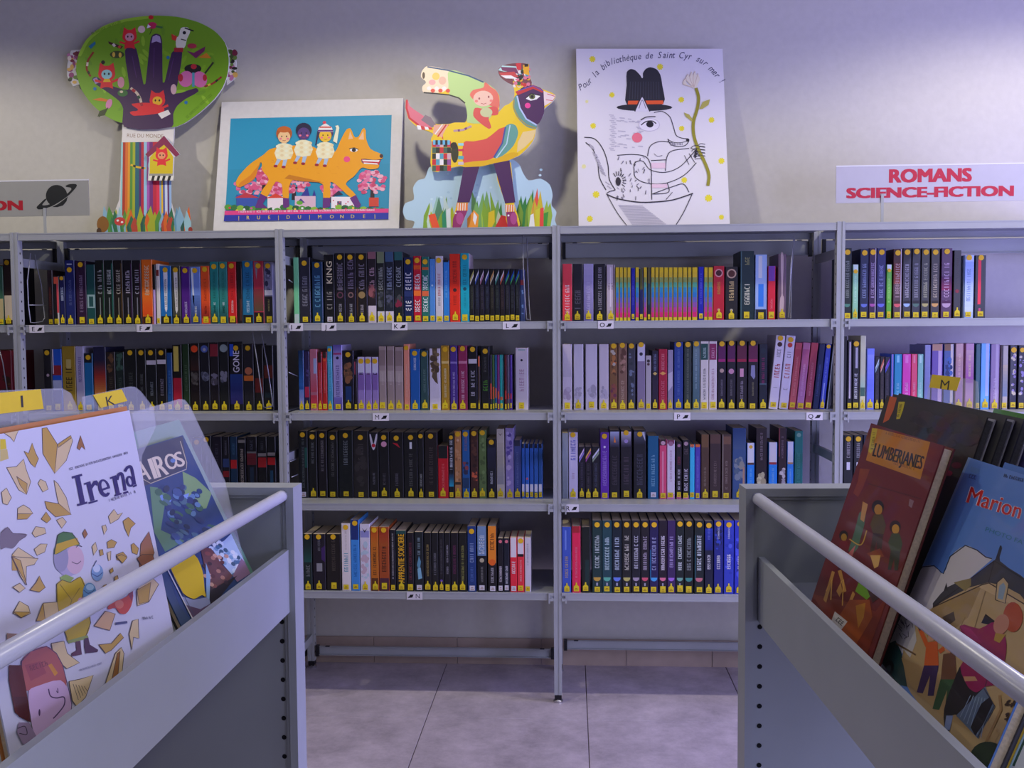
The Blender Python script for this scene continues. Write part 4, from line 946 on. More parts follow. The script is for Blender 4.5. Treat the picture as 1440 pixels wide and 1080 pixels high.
for x, y in ((178, 382), (520, 236), (604, 446)): c.ell(x, y, 8, 8, '#1c6c9c', n=10)
c.obj('painted_crown', INK, B.e)
c = Canvas(lambda u, v: B.q(u, v), B.n*1, GA); c.k = 40; c.mapf = lambda u, v: B.q(u, v)-B.n*.0085; c.frame(*FT)
pal = ('#8cc0bc', '#c86c14', '#d88c18', '#9c2414', '#286c40', '#a0a818', '#302c54', '#6c1c60', '#b81c34', '#d0a41c', '#7cb0cc', '#7c3c9c', '#e0d4c0', '#c02440')
xs = [298, 306, 318, 330, 340, 352, 364, 382, 392, 404, 418, 430, 446, 462, 476, 484, 492, 500, 512, 520, 530]
cs = ['#8cc0c0', '#a02c1c', '#c8641c', '#d08c20', '#4c8430', '#98a020', '#1c5c68', '#4c1c60', '#b01c34', '#8cb8d0', '#9c4ca0', '#6c2470', '#b41c38', '#d02848', '#7c98c0', '#e0b020', '#3c4c94', '#c0c8dc', '#5c2c64', '#8cacd0']
for i in range(20):
    x0, x1 = xs[i]-2, xs[i+1]-2; sl = lambda x: x+(415-x)*-.04
    c.poly([(x0, 628), (x1, 628), (sl(x1), 1010), (sl(x0), 1010)], cs[i])
c.k += 2
c.line('340,735 372,746 410,752', 9, '#d0a820'); c.line('352,738 364,744', 10, '#1c1c1c'); c.line('390,748 402,752', 10, '#1c1c1c'); c.ell(436, 730, 14, 24, '#8cc0d8', 20)
c.poly('302,560 542,556 538,626 298,630', '#d0ccc6'); c.text('RUE DU MONDE', 408, 608, 26, '#8c7460', 1, fit=170)
def blades(cc, x0, x1, y0, y1, n, pal, seed, w=15):
    r2 = random.Random(seed)
    for i in range(n):
        x = lerp(x0, x1, (i+.5)/n)+r2.uniform(-4, 4); h = r2.uniform(.45, 1)*(y1-y0); l = r2.uniform(-.35, .35)*h*.5; ww = w*r2.uniform(.7, 1.2)
        cc.poly([(x-ww*.35, y1), (x-ww*.5+l*.5, y1-h*.55), (x+l, y1-h), (x+ww*.5+l*.5, y1-h*.55), (x+ww*.35, y1)], r2.choice(pal))
blades(c, 205, 612, 925, 1072, 60, ('#246440', '#2c7444', '#7ca4b8', '#5c8ca4', '#c85c18', '#98a020', '#4c8430', '#8cb4bc', '#1c5044', '#a83c28'), 5, 36)
c.ell(210, 1014, 28, 38, '#7c5014'); c.ell(192, 1048, 12, 18, '#3c2410'); c.ell(290, 1000, 26, 20, '#b83030'); c.ell(280, 996, 6, 5, '#e0d8d0'); c.ell(300, 1004, 6, 5, '#e0d8d0'); c.ell(620, 1040, 10, 14, '#8c2c1c')
c.obj('painted_trunk', INK, B.e)
r_ = random.Random(9)
for x0, x1, y0, y1 in ((50, 104, 205, 355), (800, 830, 200, 345)):
    c = Canvas(lambda u, v: B.q(u, v)-B.n*.0085, B.n, GA); c.k = 40; c.frame(*FT)
    for i in range(30): c.ell(r_.uniform(x0, x1), r_.uniform(y0, y1), r_.uniform(7, 14), r_.uniform(7, 14), r_.choice(('#8c3c6c', '#b06c94', '#3c4c1c', '#1c1810', '#c8a050', '#d0c0b4', '#6c1c34', '#5c7c30')), n=8)
    c.obj('painted_flowers', INK, B.e)
c = Canvas(lambda u, v: B.q(u, v)+B.n*.0085, B.n, GA); c.k = 40; c.frame(*FT)
c.poly('440,702 505,632 548,702 545,785 438,785', '#c8b010'); c.poly('418,690 505,603 578,690 560,702 505,645 432,704', '#7c1c44')
for i in range(9): c.poly([(432+i*12.6, 812), (438+i*12.6, 790), (450.6+i*12.6, 790), (444.6+i*12.6, 812)], '#181818' if i % 2 else '#d8d4c8')
c.rect(436, 780, 546, 790, '#8c8c84'); imp(494, 694, 36, face='#e08c60')
c.obj('painted_nest_box', INK, B.e)
# ---------------------------------------------------------------- fox poster
FP = (290, 130, 4.8)
B = Board('poster', 'white bordered poster of an orange fox carrying three children', 'wall art', .26, 2.13, .37, 435, .012)
B.board('105,65 1330,38 1300,915 1300,935 46,945', FP)
c = B.canvas().frame(*FP)
c.poly('165,176 1252,152 1232,806 128,822', '#1c84a4')
c.poly('165,176 1252,152 1240,480 150,520', '#2088aa')
r_ = random.Random(2)
def tree(x, y, rx, ry):
    c.poly([(x-14, y+ry*1.9), (x-10, y+ry*.6), (x-44, y+ry*.35), (x-8, y+ry*.45), (x, y), (x+12, y+ry*.45), (x+46, y+ry*.3), (x+14, y+ry*.7), (x+20, y+ry*1.9)], '#241420')
    for i in range(70): a, q = r_.uniform(0, 6.28), r_.random()**.5; c.ell(x+rx*q*math.cos(a), y+ry*q*math.sin(a), 17, 13, r_.choice(('#d06c94', '#c84c78', '#e0a4b4', '#d88ca0', '#b83c60')), n=7)
tree(300, 620, 100, 72); tree(590, 612, 110, 60); tree(850, 640, 70, 55); tree(1120, 610, 100, 80); tree(470, 650, 50, 50); tree(390, 570, 44, 60)
for x0, y0, x1, y1, q in ((205, 690, 350, 790, '#2c4c9c'), (415, 700, 520, 790, '#d8ccd0'), (600, 700, 740, 792, '#c8a8b8'), (845, 705, 1000, 790, '#e0d4d8'), (1100, 710, 1165, 770, '#c03c2c')): c.rect(x0, y0, x1, y1, q)
c.poly('195,712 270,676 360,712', '#b02c3c'); c.poly('405,715 470,682 530,712', '#c83c28'); c.poly('640,700 684,640 700,700', '#2c2c84'); c.poly('718,700 730,655 742,700', '#2c2c84'); c.poly('850,700 895,664 925,690', '#28243c'); c.rect(885, 735, 915, 788, '#4c4c64'); c.poly('612,745 640,716 668,745', '#4c2c84'); c.ell(632, 745, 22, 14, '#5ca030')
for i in range(10): c.ell(860+i*14, 730+(i*37) % 50, 5, 5, '#c04860', n=6)
for i in range(26): c.ell(150+i*41.5, 775+(i*29) % 26, 26, 20, ('#4c9030', '#2c6c34', '#7cac34', '#1c5430')[i % 4], n=8)
for i in range(22): c.ell(160+i*49, 780+(i*17) % 24, 9, 8, ('#c82c34', '#e0c040', '#e0dce0', '#c84c8c')[i % 4], n=6)
fox = '215,640 202,606 232,552 300,482 390,420 430,385 520,364 700,360 795,402 870,402 905,330 948,252 975,244 1003,302 1030,298 1068,240 1080,312 1110,382 1188,420 1192,446 1130,456 1048,450 1062,482 1168,488 1160,512 1104,520 1052,508 1000,566 958,598 944,622 1012,694 984,714 872,618 838,606 838,712 792,712 790,622 700,600 600,586 575,604 558,650 558,716 520,712 512,622 470,604 412,706 368,684 424,590 378,524 372,470 352,516 330,578 262,626'
c.poly(fox, '#e2940e')
c.poly('372,470 352,516 330,578 262,626 215,640 230,610 300,560', '#cc780c'); c.poly('530,582 560,556 700,585 800,610 640,600', '#b8700c'); c.poly('960,318 972,262 992,312', '#e0b088'); c.poly('1028,318 1062,260 1066,320', '#e0b088')
for i in range(40): x, y = r_.uniform(430, 900), r_.uniform(420, 560); c.line([(x, y), (x+14, y+4)], 2, '#d0840c')
c.k += 1
c.ell(998, 390, 26, 13, '#e8e4e0'); c.ell(998, 390, 14, 13, '#181418'); c.line('966,382 1000,374 1030,386', 5, '#281810'); c.ell(951, 452, 22, 20, '#dc4478'); c.ell(1183, 430, 12, 13, '#3c1414')
c.poly('1046,452 1130,458 1180,456 1166,490 1064,482', '#b42434'); c.poly('1052,456 1172,458 1166,470 1062,466', '#e4dcdc'); c.poly('1064,482 1160,488 1156,480 1066,474', '#e4dcdc')
for p in ('368,684 412,706 384,752 420,784 330,780 346,740', '520,712 560,716 564,770 540,782 520,775', '790,712 838,712 838,770 800,784 788,780', '970,714 1012,692 1046,760 1030,780 1005,772'): c.poly(p, '#5c2470')
def kid(x, y, skin, hair, cap=None):
    c.poly([(x-52, y+160), (x-66, y+120), (x-40, y+60), (x, y+50), (x+46, y+64), (x+62, y+118), (x+44, y+160), (x-10, y+168)], '#e0d4ac')
    for i in range(12): c.ell(x-45+(i % 4)*30, y+75+(i//4)*30, 12, 10, '#d4c494' if i % 2 else '#ece0bc', n=8)
    c.poly([(x-46, y+158), (x-20, y+164), (x-50, y+208), (x-66, y+206)], '#9cb0c8'); c.poly([(x-6, y+166), (x+22, y+164), (x+6, y+214), (x-14, y+210)], '#9cb0c8'); c.ell(x-58, y+208, 14, 9, '#8c1c2c'); c.ell(x-4, y+214, 14, 9, '#8c1c2c')
    c.ell(x, y-12, 54, 50, hair); c.ell(x, y+12, 42, 42, skin); c.ell(x-16, y+8, 4, 6, '#181018', n=8); c.ell(x+16, y+8, 4, 6, '#181018', n=8); c.ell(x-24, y+24, 9, 7, '#d86c80', n=8); c.ell(x+24, y+24, 9, 7, '#d86c80', n=8); c.line([(x-10, y+34), (x, y+38), (x+10, y+34)], 3, '#a02c2c')
    if cap: c.poly([(x-54, y-14), (x-44, y-44), (x, y-74), (x+44, y-44), (x+54, y-14)], '#dcd4d0'); c.line([(x-52, y-22), (x+52, y-22)], 12, cap); c.line([(x-40, y-46), (x+40, y-46)], 9, '#c0402c'); c.ell(x-6, y-78, 12, 10, '#c83c4c'); c.poly([(x-54, y-20), (x-40, y-10), (x-60, y+70), (x-70, y+80)], '#2c2444')
kid(528, 290, '#e0b480', '#a4501c'); c.ell(528, 252, 46, 20, '#b45c20')
kid(660, 268, '#4c3470', '#1c1838'); kid(806, 282, '#e0b02c', '#4c2c54', '#5c2c70')
c.poly('858,330 880,240 872,228 892,222 900,240 884,345', '#e4dcbc')
c.poly('128,800 1233,785 1232,812 126,828', '#d0387c'); c.scrawl(220, 812, 1140, 800, 13, '#f0d0e0', 8)
c.poly('126,828 1232,812 1231,856 121,870', '#1c2c94')
tx = '|  R U E  |  D U  |  M O N D E  |'
for i, (ch, x) in enumerate(zip('|RUE|DU|MONDE|', (222, 285, 356, 428, 490, 556, 632, 700, 768, 850, 918, 990, 1068, 1140))): c.text(ch, x, 858-(x-222)*.012, 34, '#c8b03c', -.8, bold=.02)
c.obj('printed_picture', INK, B.e)
# ---------------------------------------------------------------- bird cutout
FB = (550, 70, 4.1538)
B = Board('bird_cutout', 'painted bird cutout in purple stockings standing on a pale blue cloud', 'wall art', .18, 2.23, .23, 680, .010)
cloud = [(110, 1060), (130, 1000), (80, 985), (60, 940), (75, 890), (125, 868), (120, 800), (150, 755), (190, 742), (215, 680), (300, 640), (420, 655), (500, 640), (600, 640), (700, 630), (745, 660), (765, 705), (800, 755), (870, 745), (925, 780), (942, 840), (935, 900), (965, 940), (955, 990), (975, 1060)]
B.board(cloud, FB, 'cloud_board', back=.03)
c = Canvas(lambda u, v: B.q(u, v)-B.n*.03, B.n, GA); c.k = 40; c.frame(*FB)
c.poly(smooth_pts(cloud), '#a8c4d0')
for i in range(26): r2 = random.Random(i); c.ell(r2.uniform(150, 900), r2.uniform(690, 940), 9, 7, '#98b8c8' if i % 2 else '#b8d0d8', n=8)
blades(c, 185, 345, 830, 1060, 12, ('#a0ac20', '#5c8c28', '#8cb4a4', '#4c7c5c', '#789c30', '#b4c8c0'), 11, 44); blades(c, 470, 640, 800, 1060, 16, ('#6c9c54', '#94b438', '#8ca480', '#b4c09c', '#3c7c34', '#789c28'), 12, 40); blades(c, 740, 915, 800, 1060, 16, ('#a8b424', '#2c7434', '#8cac3c', '#6c8c28', '#c0a828', '#d04c3c'), 13, 40)
for p, q in (('210,960 250,950 285,1058 240,1060', '#d8502c'), ('290,960 312,920 320,1058 296,1058', '#28845c'), ('318,930 342,916 340,1040 320,1058', '#d0dce4'), ('440,980 478,930 508,960 500,1058 440,1058', '#e08c2c'), ('478,940 498,970 486,1020 474,990', '#f0e4dc'), ('600,1040 640,960 680,970 690,1058 600,1058', '#c42c28'), ('565,945 600,930 602,1000 570,1058 560,1058', '#d0b41c'), ('812,960 830,950 840,1058 800,1058', '#e4dcd4'), ('870,920 890,915 888,1058 862,1058', '#d44438'), ('890,950 918,940 905,1058 888,1058', '#3c8c34'), ('840,930 866,920 866,1058 842,1058', '#c0bc2c')): c.poly(p, q)
c.obj('painted_cloud', INK, B.e)
bird = '92,292 110,330 180,380 250,432 345,432 430,425 445,385 430,310 395,280 340,262 260,255 190,250 182,215 205,190 175,160 180,125 210,96 330,118 450,150 540,188 600,225 632,270 630,350 610,382 690,315 715,290 720,240 705,200 640,160 625,120 650,92 730,78 790,82 808,110 806,150 818,200 890,232 960,265 945,300 910,330 895,345 890,380 850,440 845,470 835,520 800,570 745,620 680,645 700,660 720,900 745,985 748,1030 680,1025 668,905 620,760 600,662 512,684 500,720 450,895 428,985 400,1040 358,1025 385,895 420,740 428,684 345,690 240,708 238,545 232,520 245,490 160,455 100,400 88,330'
B.board(bird, FB, 'bird_board')
c = B.canvas().frame(*FB)
c.poly(bird, '#e0b81c')
c.poly('92,292 110,330 180,380 240,432 230,460 160,440 105,400 88,340', '#c86878'); c.line('92,292 90,340 106,398 160,440', 12, '#b82c34')
for i in range(4): c.poly([(150+i*22, 440+i*4), (172+i*22, 444+i*4), (178+i*22, 468), (156+i*22, 466)], '#c03030' if i % 2 else '#dcd8d8')
c.poly('200,380 232,395 262,440 240,455 175,410', '#7c6c74'); c.poly('250,440 345,435 315,520 245,490', '#d49c84'); c.line('322,438 272,508', 8, '#b82c2c'); c.line('340,438 300,520', 10, '#c84c2c'); c.line('300,436 256,494', 6, '#e8dcd0')
c.poly('345,432 430,425 520,420 610,382 690,315 725,400 640,470 560,515 470,528 305,522', '#dcbc20')
c.poly('425,540 480,535 560,518 665,450 655,540 600,630 520,655 430,680', '#c84c44'); c.poly('665,450 700,432 730,445 742,490 715,560 650,620 600,630 655,540', '#5c9488'); c.line('668,452 650,545 600,630', 9, '#3c4c8c'); c.line('695,440 675,550 615,632', 7, '#a8c4d0'); c.poly('770,480 845,468 830,520 780,570 735,600 740,540', '#d8c084')
c.poly('512,684 430,684 428,660 600,640 700,600 745,610 680,648 600,664', '#d0a410')
for i in range(5):
    y = 535+i*35
    for k in range(5): c.rect(240+k*22, y, 262+k*22, y+33, (('#b82430', '#dcd8d8', '#8c4c8c', '#3c5c4c', '#c0a0a8', '#4c94a8', '#242c24', '#d0a0a0', '#b83048')[(i*3+k*2+i*k) % 9]))
for k in range(7): c.rect(245+k*14, 528, 259+k*14, 555, '#2c1c24' if k % 2 else '#5ca8c8')
c.ell(372, 600, 22, 60, '#30301c'); c.ell(366, 560, 20, 20, '#282018'); c.rect(392, 545, 424, 560, '#8cc4c8'); c.rect(392, 580, 424, 592, '#b82c48'); c.rect(392, 620, 424, 640, '#4c9ca8'); c.rect(392, 655, 424, 672, '#c0b4b4')
c.poly('205,190 175,160 180,125 210,96 330,118 350,140 340,215 300,248 190,250 182,215', '#dcc8a8'); c.poly('340,120 450,150 540,188 600,225 620,300 560,420 445,425 445,385 430,310 395,280 340,262 335,200', '#a8c47c'); c.line('212,100 330,120 452,152 540,190', 8, '#2c4c6c')
for i in range(6): c.ell(222+i*22, 225+(i % 2)*14, 13, 12, '#c84438' if i % 2 else '#dcd4cc', n=8)
c.line('190,250 262,256 340,264 396,282 432,312', 8, '#1c1c1c'); c.ell(262, 155, 22, 22, '#d8b858'); c.ell(240, 190, 20, 16, '#d89c98'); c.ell(300, 180, 22, 24, '#d0a890'); c.ell(190, 150, 8, 20, '#4c3c2c')
c.poly('460,262 480,235 540,220 548,190 580,215 618,245 632,290 628,340 600,335 540,310 480,290', '#d06858'); c.ell(538, 285, 58, 46, '#e4b4a0'); c.ell(515, 285, 5, 7, '#8c3c3c', n=8); c.ell(570, 275, 5, 7, '#8c3c3c', n=8); c.ell(498, 300, 10, 8, '#d87870', n=8); c.ell(585, 298, 10, 8, '#d87870', n=8); c.line('525,312 540,318 556,312', 3, '#a83c3c')
c.poly('490,340 540,345 600,330 625,345 622,380 570,390 585,452 570,462 505,415 480,385', '#c84c48'); c.ell(556, 366, 36, 28, '#b8bc8c'); c.line('365,474 420,468 470,446', 12, '#b08c90'); c.line('390,472 402,470', 13, '#6c3c6c'); c.line('430,464 442,458', 13, '#6c3c6c')
c.poly('735,265 760,225 818,205 890,238 895,345 890,380 850,440 790,405 752,340', '#44204e'); c.poly('715,290 735,265 752,340 790,405 850,440 845,462 790,448 740,400 712,340', '#5c8c84'); c.line('736,270 752,340 790,405 850,440', 9, '#a8b8d8'); c.line('718,292 716,340 744,398 792,440 846,458', 7, '#9c8c3c')
c.poly('725,245 830,205 890,236 885,252 830,228 740,265', '#b02c34'); c.line('742,240 828,210 888,240', 5, '#3c4c9c')
c.poly('785,285 820,258 872,270 850,290 815,298', '#e4dcd8'); c.ell(824, 274, 18, 15, '#5c6434'); c.ell(824, 274, 9, 9, '#14101c'); c.line('782,286 818,256 874,268', 6, '#1c1420'); c.ell(798, 326, 17, 16, '#d83c8c')
c.poly('890,240 960,268 942,302 895,328', '#d8c4c4'); c.line('912,258 955,272', 4, '#b83444'); c.line('905,292 945,298', 4, '#b83444')
c.poly('706,204 640,162 625,120 650,92 730,78 790,82 808,110 806,150 820,204', '#6c3c44')
for i in range(60):
    r2 = random.Random(i+50); x, y = r2.uniform(715, 805), r2.uniform(110, 215); c.ell(x, y, 12, 11, r2.choice(('#b82c34', '#d8d0cc', '#2c5c34', '#d0a028', '#1c1c1c', '#c86c84', '#4c8c9c')), n=7)
for p, q in (('625,120 650,92 735,98 740,125 660,128', '#a8ccc8'), ('640,100 730,105 745,140 650,122', '#6c2c54'), ('628,135 720,128 745,160 660,165', '#b83c40'), ('640,150 700,150 740,170 670,168', '#e0dcd8'), ('728,80 760,78 760,120 735,115', '#c02c38'), ('770,90 806,84 806,150 775,140', '#d49c1c'), ('778,84 800,82 802,98 780,100', '#241c18')): c.poly(p, q)
c.poly('424,686 516,682 458,892 386,892', '#44204e'); c.poly('598,664 692,646 726,892 666,898', '#44204e')
for x, y, s in ((384, 895, 1), (668, 905, -1)):
    c.rect(x, y, x+64 if s > 0 else x+52, y+45, '#d87838')
    for i in range(4): c.line([(x+8+i*14, y), (x+6+i*14, y+45)], 5, '#e8d4c0')
c.poly('380,940 446,940 428,985 402,1050 358,1050 362,985', '#84285c'); c.ell(402, 985, 22, 36, '#a0447c'); c.poly('672,948 722,945 748,1050 682,1050', '#84285c'); c.ell(716, 985, 20, 36, '#a0447c'); c.ell(686, 968, 6, 6, '#e0dcd8', n=8); c.ell(378, 955, 5, 5, '#e0dcd8', n=8)
c.obj('painted_bird', INK, B.e)
# ---------------------------------------------------------------- wolf drawing
FW = (790, 50, 3.857)
B = Board('drawing', 'white sheet with ink drawing of a wolf in a tall black hat', 'wall art', .262, 2.29, .372, 918, .006)
B.board('78,72 872,72 912,1020 912,1048 92,1048', FW)
c = B.canvas().frame(*FW)
c.poly('78,72 872,72 912,1048 92,1048', '#d2cfd2')
K = '#2c2830'; K2 = '#74707c'
for x, y, s in ((166, 128, 17), (533, 170, 17), (272, 322, 15), (170, 490, 16), (648, 348, 16), (650, 504, 15), (812, 458, 16), (866, 680, 17), (186, 862, 19), (796, 882, 20), (152, 994, 17), (664, 784, 16), (120, 710, 12), (866, 985, 14), (136, 358, 9)):
    for a in range(4): d = a*math.pi/4+.3; c.line([(x-s*math.cos(d), y-s*math.sin(d)), (x+s*math.cos(d), y+s*math.sin(d))], s*.5, '#d8cc28' if s > 12 else '#d8d494')
txt = 'Pour la bibliothèque de Saint Cyr sur mer !'
arc = [(100, 300), (150, 268), (205, 205), (262, 160), (345, 138), (430, 128), (520, 122), (640, 122), (715, 132), (770, 160), (820, 210), (862, 262)]
L = [0]
for a, b_ in zip(arc, arc[1:]): L.append(L[-1]+math.hypot(b_[0]-a[0], b_[1]-a[1]))
wd = []
for ch in txt: wd.append(.5 if ch == ' ' else .62 if ch in 'mPSC' else .32 if ch in 'il!t' else .5)
tot = sum(wd); pos = 0
for ch, w_ in zip(txt, wd):
    t = (pos+w_/2)/tot*L[-1]; pos += w_; i = max(j for j in range(len(L)-1) if L[j] <= t); q = (t-L[i])/(L[i+1]-L[i]); a, b_ = arc[i], arc[i+1]
    if ch != ' ': c.text(ch, lerp(a[0], b_[0], q), lerp(a[1], b_[1], q), 50, '#302c50', math.degrees(math.atan2(b_[1]-a[1], b_[0]-a[0])), shear=.25, sx=.8)
hat = '355,378 352,270 352,200 372,182 398,188 425,215 438,232 440,205 455,182 480,172 515,184 535,215 545,270 550,372'
c.poly(hat, '#22222a'); c.ell(448, 390, 152, 20, '#22222a'); c.poly('360,354 550,352 552,372 358,374', '#dc5424')
for i in range(12): c.line([(372+i*14, 250), (368+i*14.5, 345)], 3, '#3a3a44')
c.poly('398,412 436,330 474,412', '#d0ccd6'); c.curve('396,412 412,372 436,332 458,370 478,412', 6, K); c.curve('418,396 436,350 456,396', 4, K2)
for i in range(20): c.line([(256+(i*7) % 18, 430+i*10), (282+(i*7) % 18, 433+i*10)], 5, '#b4b0ba')
for i in range(30): r2 = random.Random(i+90); x, y = r2.uniform(285, 420), r2.uniform(428, 625); c.line([(x, y), (x+r2.uniform(14, 30), y+2)], 5, '#b0acb8')
c.curve('500,418 545,412 585,440 604,490 620,540 650,556 685,560', 4, K); c.curve('575,560 590,590 630,602 670,596 690,572', 4, K); c.ell(683, 567, 9, 9, '#1c1820'); c.curve('578,565 610,580 650,580 682,572', 3, K); c.scrawl(590, 598, 660, 594, 14, K2, 1, words=False)
c.ell(474, 484, 58, 36, '#bcb6c4'); c.ell(474, 484, 54, 33, '#d6d2dc'); c.ell(478, 482, 20, 17, '#181420'); c.curve('430,486 455,468 490,464 512,478', 6, K); c.curve('428,458 460,442 508,440', 5, K); c.ell(409, 554, 28, 27, '#dc6c7c')
c.curve('122,552 180,562 225,620 250,700 258,780 290,838', 5, K); c.curve('130,580 170,620 195,690 205,770 240,838', 5, K)
for i in range(24): r2 = random.Random(i+30); t = r2.random(); x, y = lerp(160, 262, t), lerp(585, 820, t); c.line([(x-14, y), (x+10, y+16)], 5, '#a4a0aa')
c.curve('465,655 480,600 530,575 600,580', 4, K); c.curve('562,735 570,660 600,625 690,612', 4, K); c.curve('300,650 380,645 450,655 478,690 488,760', 4, K); c.curve('390,720 400,688 440,682 480,728 560,742 640,712 710,640 740,600', 4, K); c.curve('392,720 400,770 460,800 560,802 660,760 730,690', 4, K); c.line('484,678 566,674', 4, K)
c.curve('500,640 520,655 545,650', 3, K2); c.rect(486, 690, 562, 720, '#d8bcc8'); c.rect(486, 806, 572, 826, '#d8bcc8')
for a, b_ in (((690, 640), (705, 660)), ((700, 610), (760, 640))): c.line([a, b_], 3, K)
for i in range(5): c.curve([(720, 640+i*6), (745-i*3, 590+i*16), (778, 590+i*16)], 3, K); c.curve([(722, 648+i*6), (748-i*3, 604+i*16), (776, 604+i*16)], 3, K)
c.line('665,650 690,700', 3, K); c.line('690,640 722,690', 3, K)
c.curve('486,760 488,890', 4, K); c.curve('572,800 578,850 490,860', 4, K); c.curve('490,860 600,820 660,806 690,850', 4, K); c.curve('565,890 600,850', 3, K)
for i in range(46): r2 = random.Random(i+300); x, y = r2.uniform(300, 480), r2.uniform(655, 880); c.line([(x, y), (x+r2.uniform(-12, 12), y+r2.uniform(8, 22))], 4, r2.choice(('#6c6874', '#a09ca8', '#48444c')))
c.ell(306, 792, 14, 24, '#2c2830')
for i in range(9): a = -2.2+i*.35; c.line([(306+24*math.cos(a), 790+30*math.sin(a)), (306+44*math.cos(a), 790+54*math.sin(a))], 4, K)
c.curve('242,860 300,884 400,902 480,904 600,892 712,856', 6, K); c.curve('244,856 260,846 290,838', 4, K); c.curve('246,864 300,960 360,1040', 4, K); c.curve('706,862 660,960 610,1042', 4, K)
for i in range(16): c.line([(305+i*5, 920+i*7), (440+i*9, 924+i*7)], 2.5, '#a8a4ae')
c.curve('728,285 742,340 734,400 714,470 716,540 738,610 780,700 798,760 792,815', 17, '#8a8420'); c.poly('745,400 765,360 804,346 796,376 764,398', '#a8a04c'); c.poly('708,468 672,440 662,418 690,428 708,452', '#a8a04c')
for x, h, q in ((668, 240, 12), (684, 215, 14), (704, 205, 15), (722, 200, 14), (738, 212, 12)): c.poly([(714, 285), (x-q, h+26), (x, h-10), (x+q, h+26), (728, 285)], '#d8d0bc'); c.curve([(716, 282), (x-q*.7, h+24), (x, h-6)], 2.5, '#c0a890')
for i in range(4): c.curve([(698+i*6, 612+i*16), (724, 596+i*16), (772, 606+i*16)], 3, K)
c.obj('ink_drawing', INK, B.e)
# ---------------------------------------------------------------- acrylic shelf signs
M_ACR = mat('acrylic_sign', '#b9b7c2', .35, noise=(30, .02, 0)); M_ACRD = mat('acrylic_edge', '#dcdce0', .3); M_GREYACR = mat('grey_acrylic', '#9a9a94', .4, noise=(30, .02, 0))
def sign(label, xa, xb, za, zb, xs_, m, y=.10):
    e = empty('shelf_sign', (xs_, y, ZT), label, 'sign', None); o = e.location
    b = MB(); b.box(xa-o.x, xb-o.x, 0, .004, za-o.z, zb-o.z); b.obj('panel', m, e)
    b = MB(); b.box(xa-o.x, xb-o.x, -.0006, .0046, zb-o.z, zb-o.z+.0045); b.obj('top_edge', M_ACRD, e)
    b = MB(); b.box(-.0045, .0045, -.0035, -.0005, .003, za-o.z+.028); b.obj('stem', M_STEEL, e)
    b = MB(); b.box(-.022, .022, -.02, .02, 0, .003); b.obj('stem_foot', M_STEEL, e)
    c = Canvas(lambda u, v: Vector((u-o.x, 0, v-o.z)), (0, -1, 0), 1.0, 1e-5); c.k = 40; return e, c
def words(c, t, xc, z, cap, col, fit):
    vs, fs = glyphs(t); x0, x1 = min(v[0] for v in vs), max(v[0] for v in vs); w = .052; sx = fit/(x1-x0+2*w); sz = cap/(.729+w)
    for dx in (0, w, 2*w):
        for dz in (0, w): c.k += 1; c.add([c.P(xc-fit/2+(a-x0+dx)*sx, z+(b_+dz)*sz) for a, b_ in vs], fs, rgb(col))
def wz(u, v): return at(u, v, 1, .1)
e, c = sign('white sign with red capitals ROMANS SCIENCE-FICTION standing on shelving top', .939, 1.60, 1.687, 1.8075, 1.091, M_ACR)
a0, a1 = wz(1250, 257), wz(1367, 235); words(c, 'ROMANS', (a0.x+a1.x)/2, a0.z, a1.z-a0.z, '#b81838', a1.x-a0.x)
a0, a1 = wz(1190, 279), wz(1426, 260); words(c, 'SCIENCE-FICTION', (a0.x+a1.x)/2, a0.z, a1.z-a0.z, '#b81838', a1.x-a0.x)
c.obj('red_lettering', INK, e)
e, c = sign('grey sign with black ringed planet and red letters, on shelving top', -2.30, -1.637, 1.682, 1.804, -1.797, M_GREYACR)
a0, a1 = wz(-204, 299), wz(32, 281); words(c, 'SCIENCE-FICTION', (a0.x+a1.x)/2, a0.z, a1.z-a0.z, '#a80c24', a1.x-a0.x)
a0, a1 = wz(-145, 277), wz(-28, 256); words(c, 'ROMANS', (a0.x+a1.x)/2, a0.z, a1.z-a0.z, '#a80c24', a1.x-a0.x)
c.obj('red_lettering', INK, e)
c = Canvas(lambda u, v: wz(u, v)-e.location, (0, -1, 0), 1.0, 1e-5); c.k = 40; c.frame(0, 230, 9.82)
c.ell(782, 445, 148, 150, '#101418', n=30)
c.poly('640,560 700,575 800,520 930,440 960,470 850,555 720,620 640,610', '#9a9a94')
c.poly('505,606 545,560 620,490 645,487 600,545 585,572 610,578 680,565 800,505 930,415 985,360 980,335 915,322 905,310 960,284 1040,282 1062,296 1050,330 960,430 850,512 720,588 600,626 530,632', '#101418')
c.poly('720,600 800,560 900,485 938,455 920,520 870,580 790,602', '#101418')
c.obj('planet_emblem', INK, e)
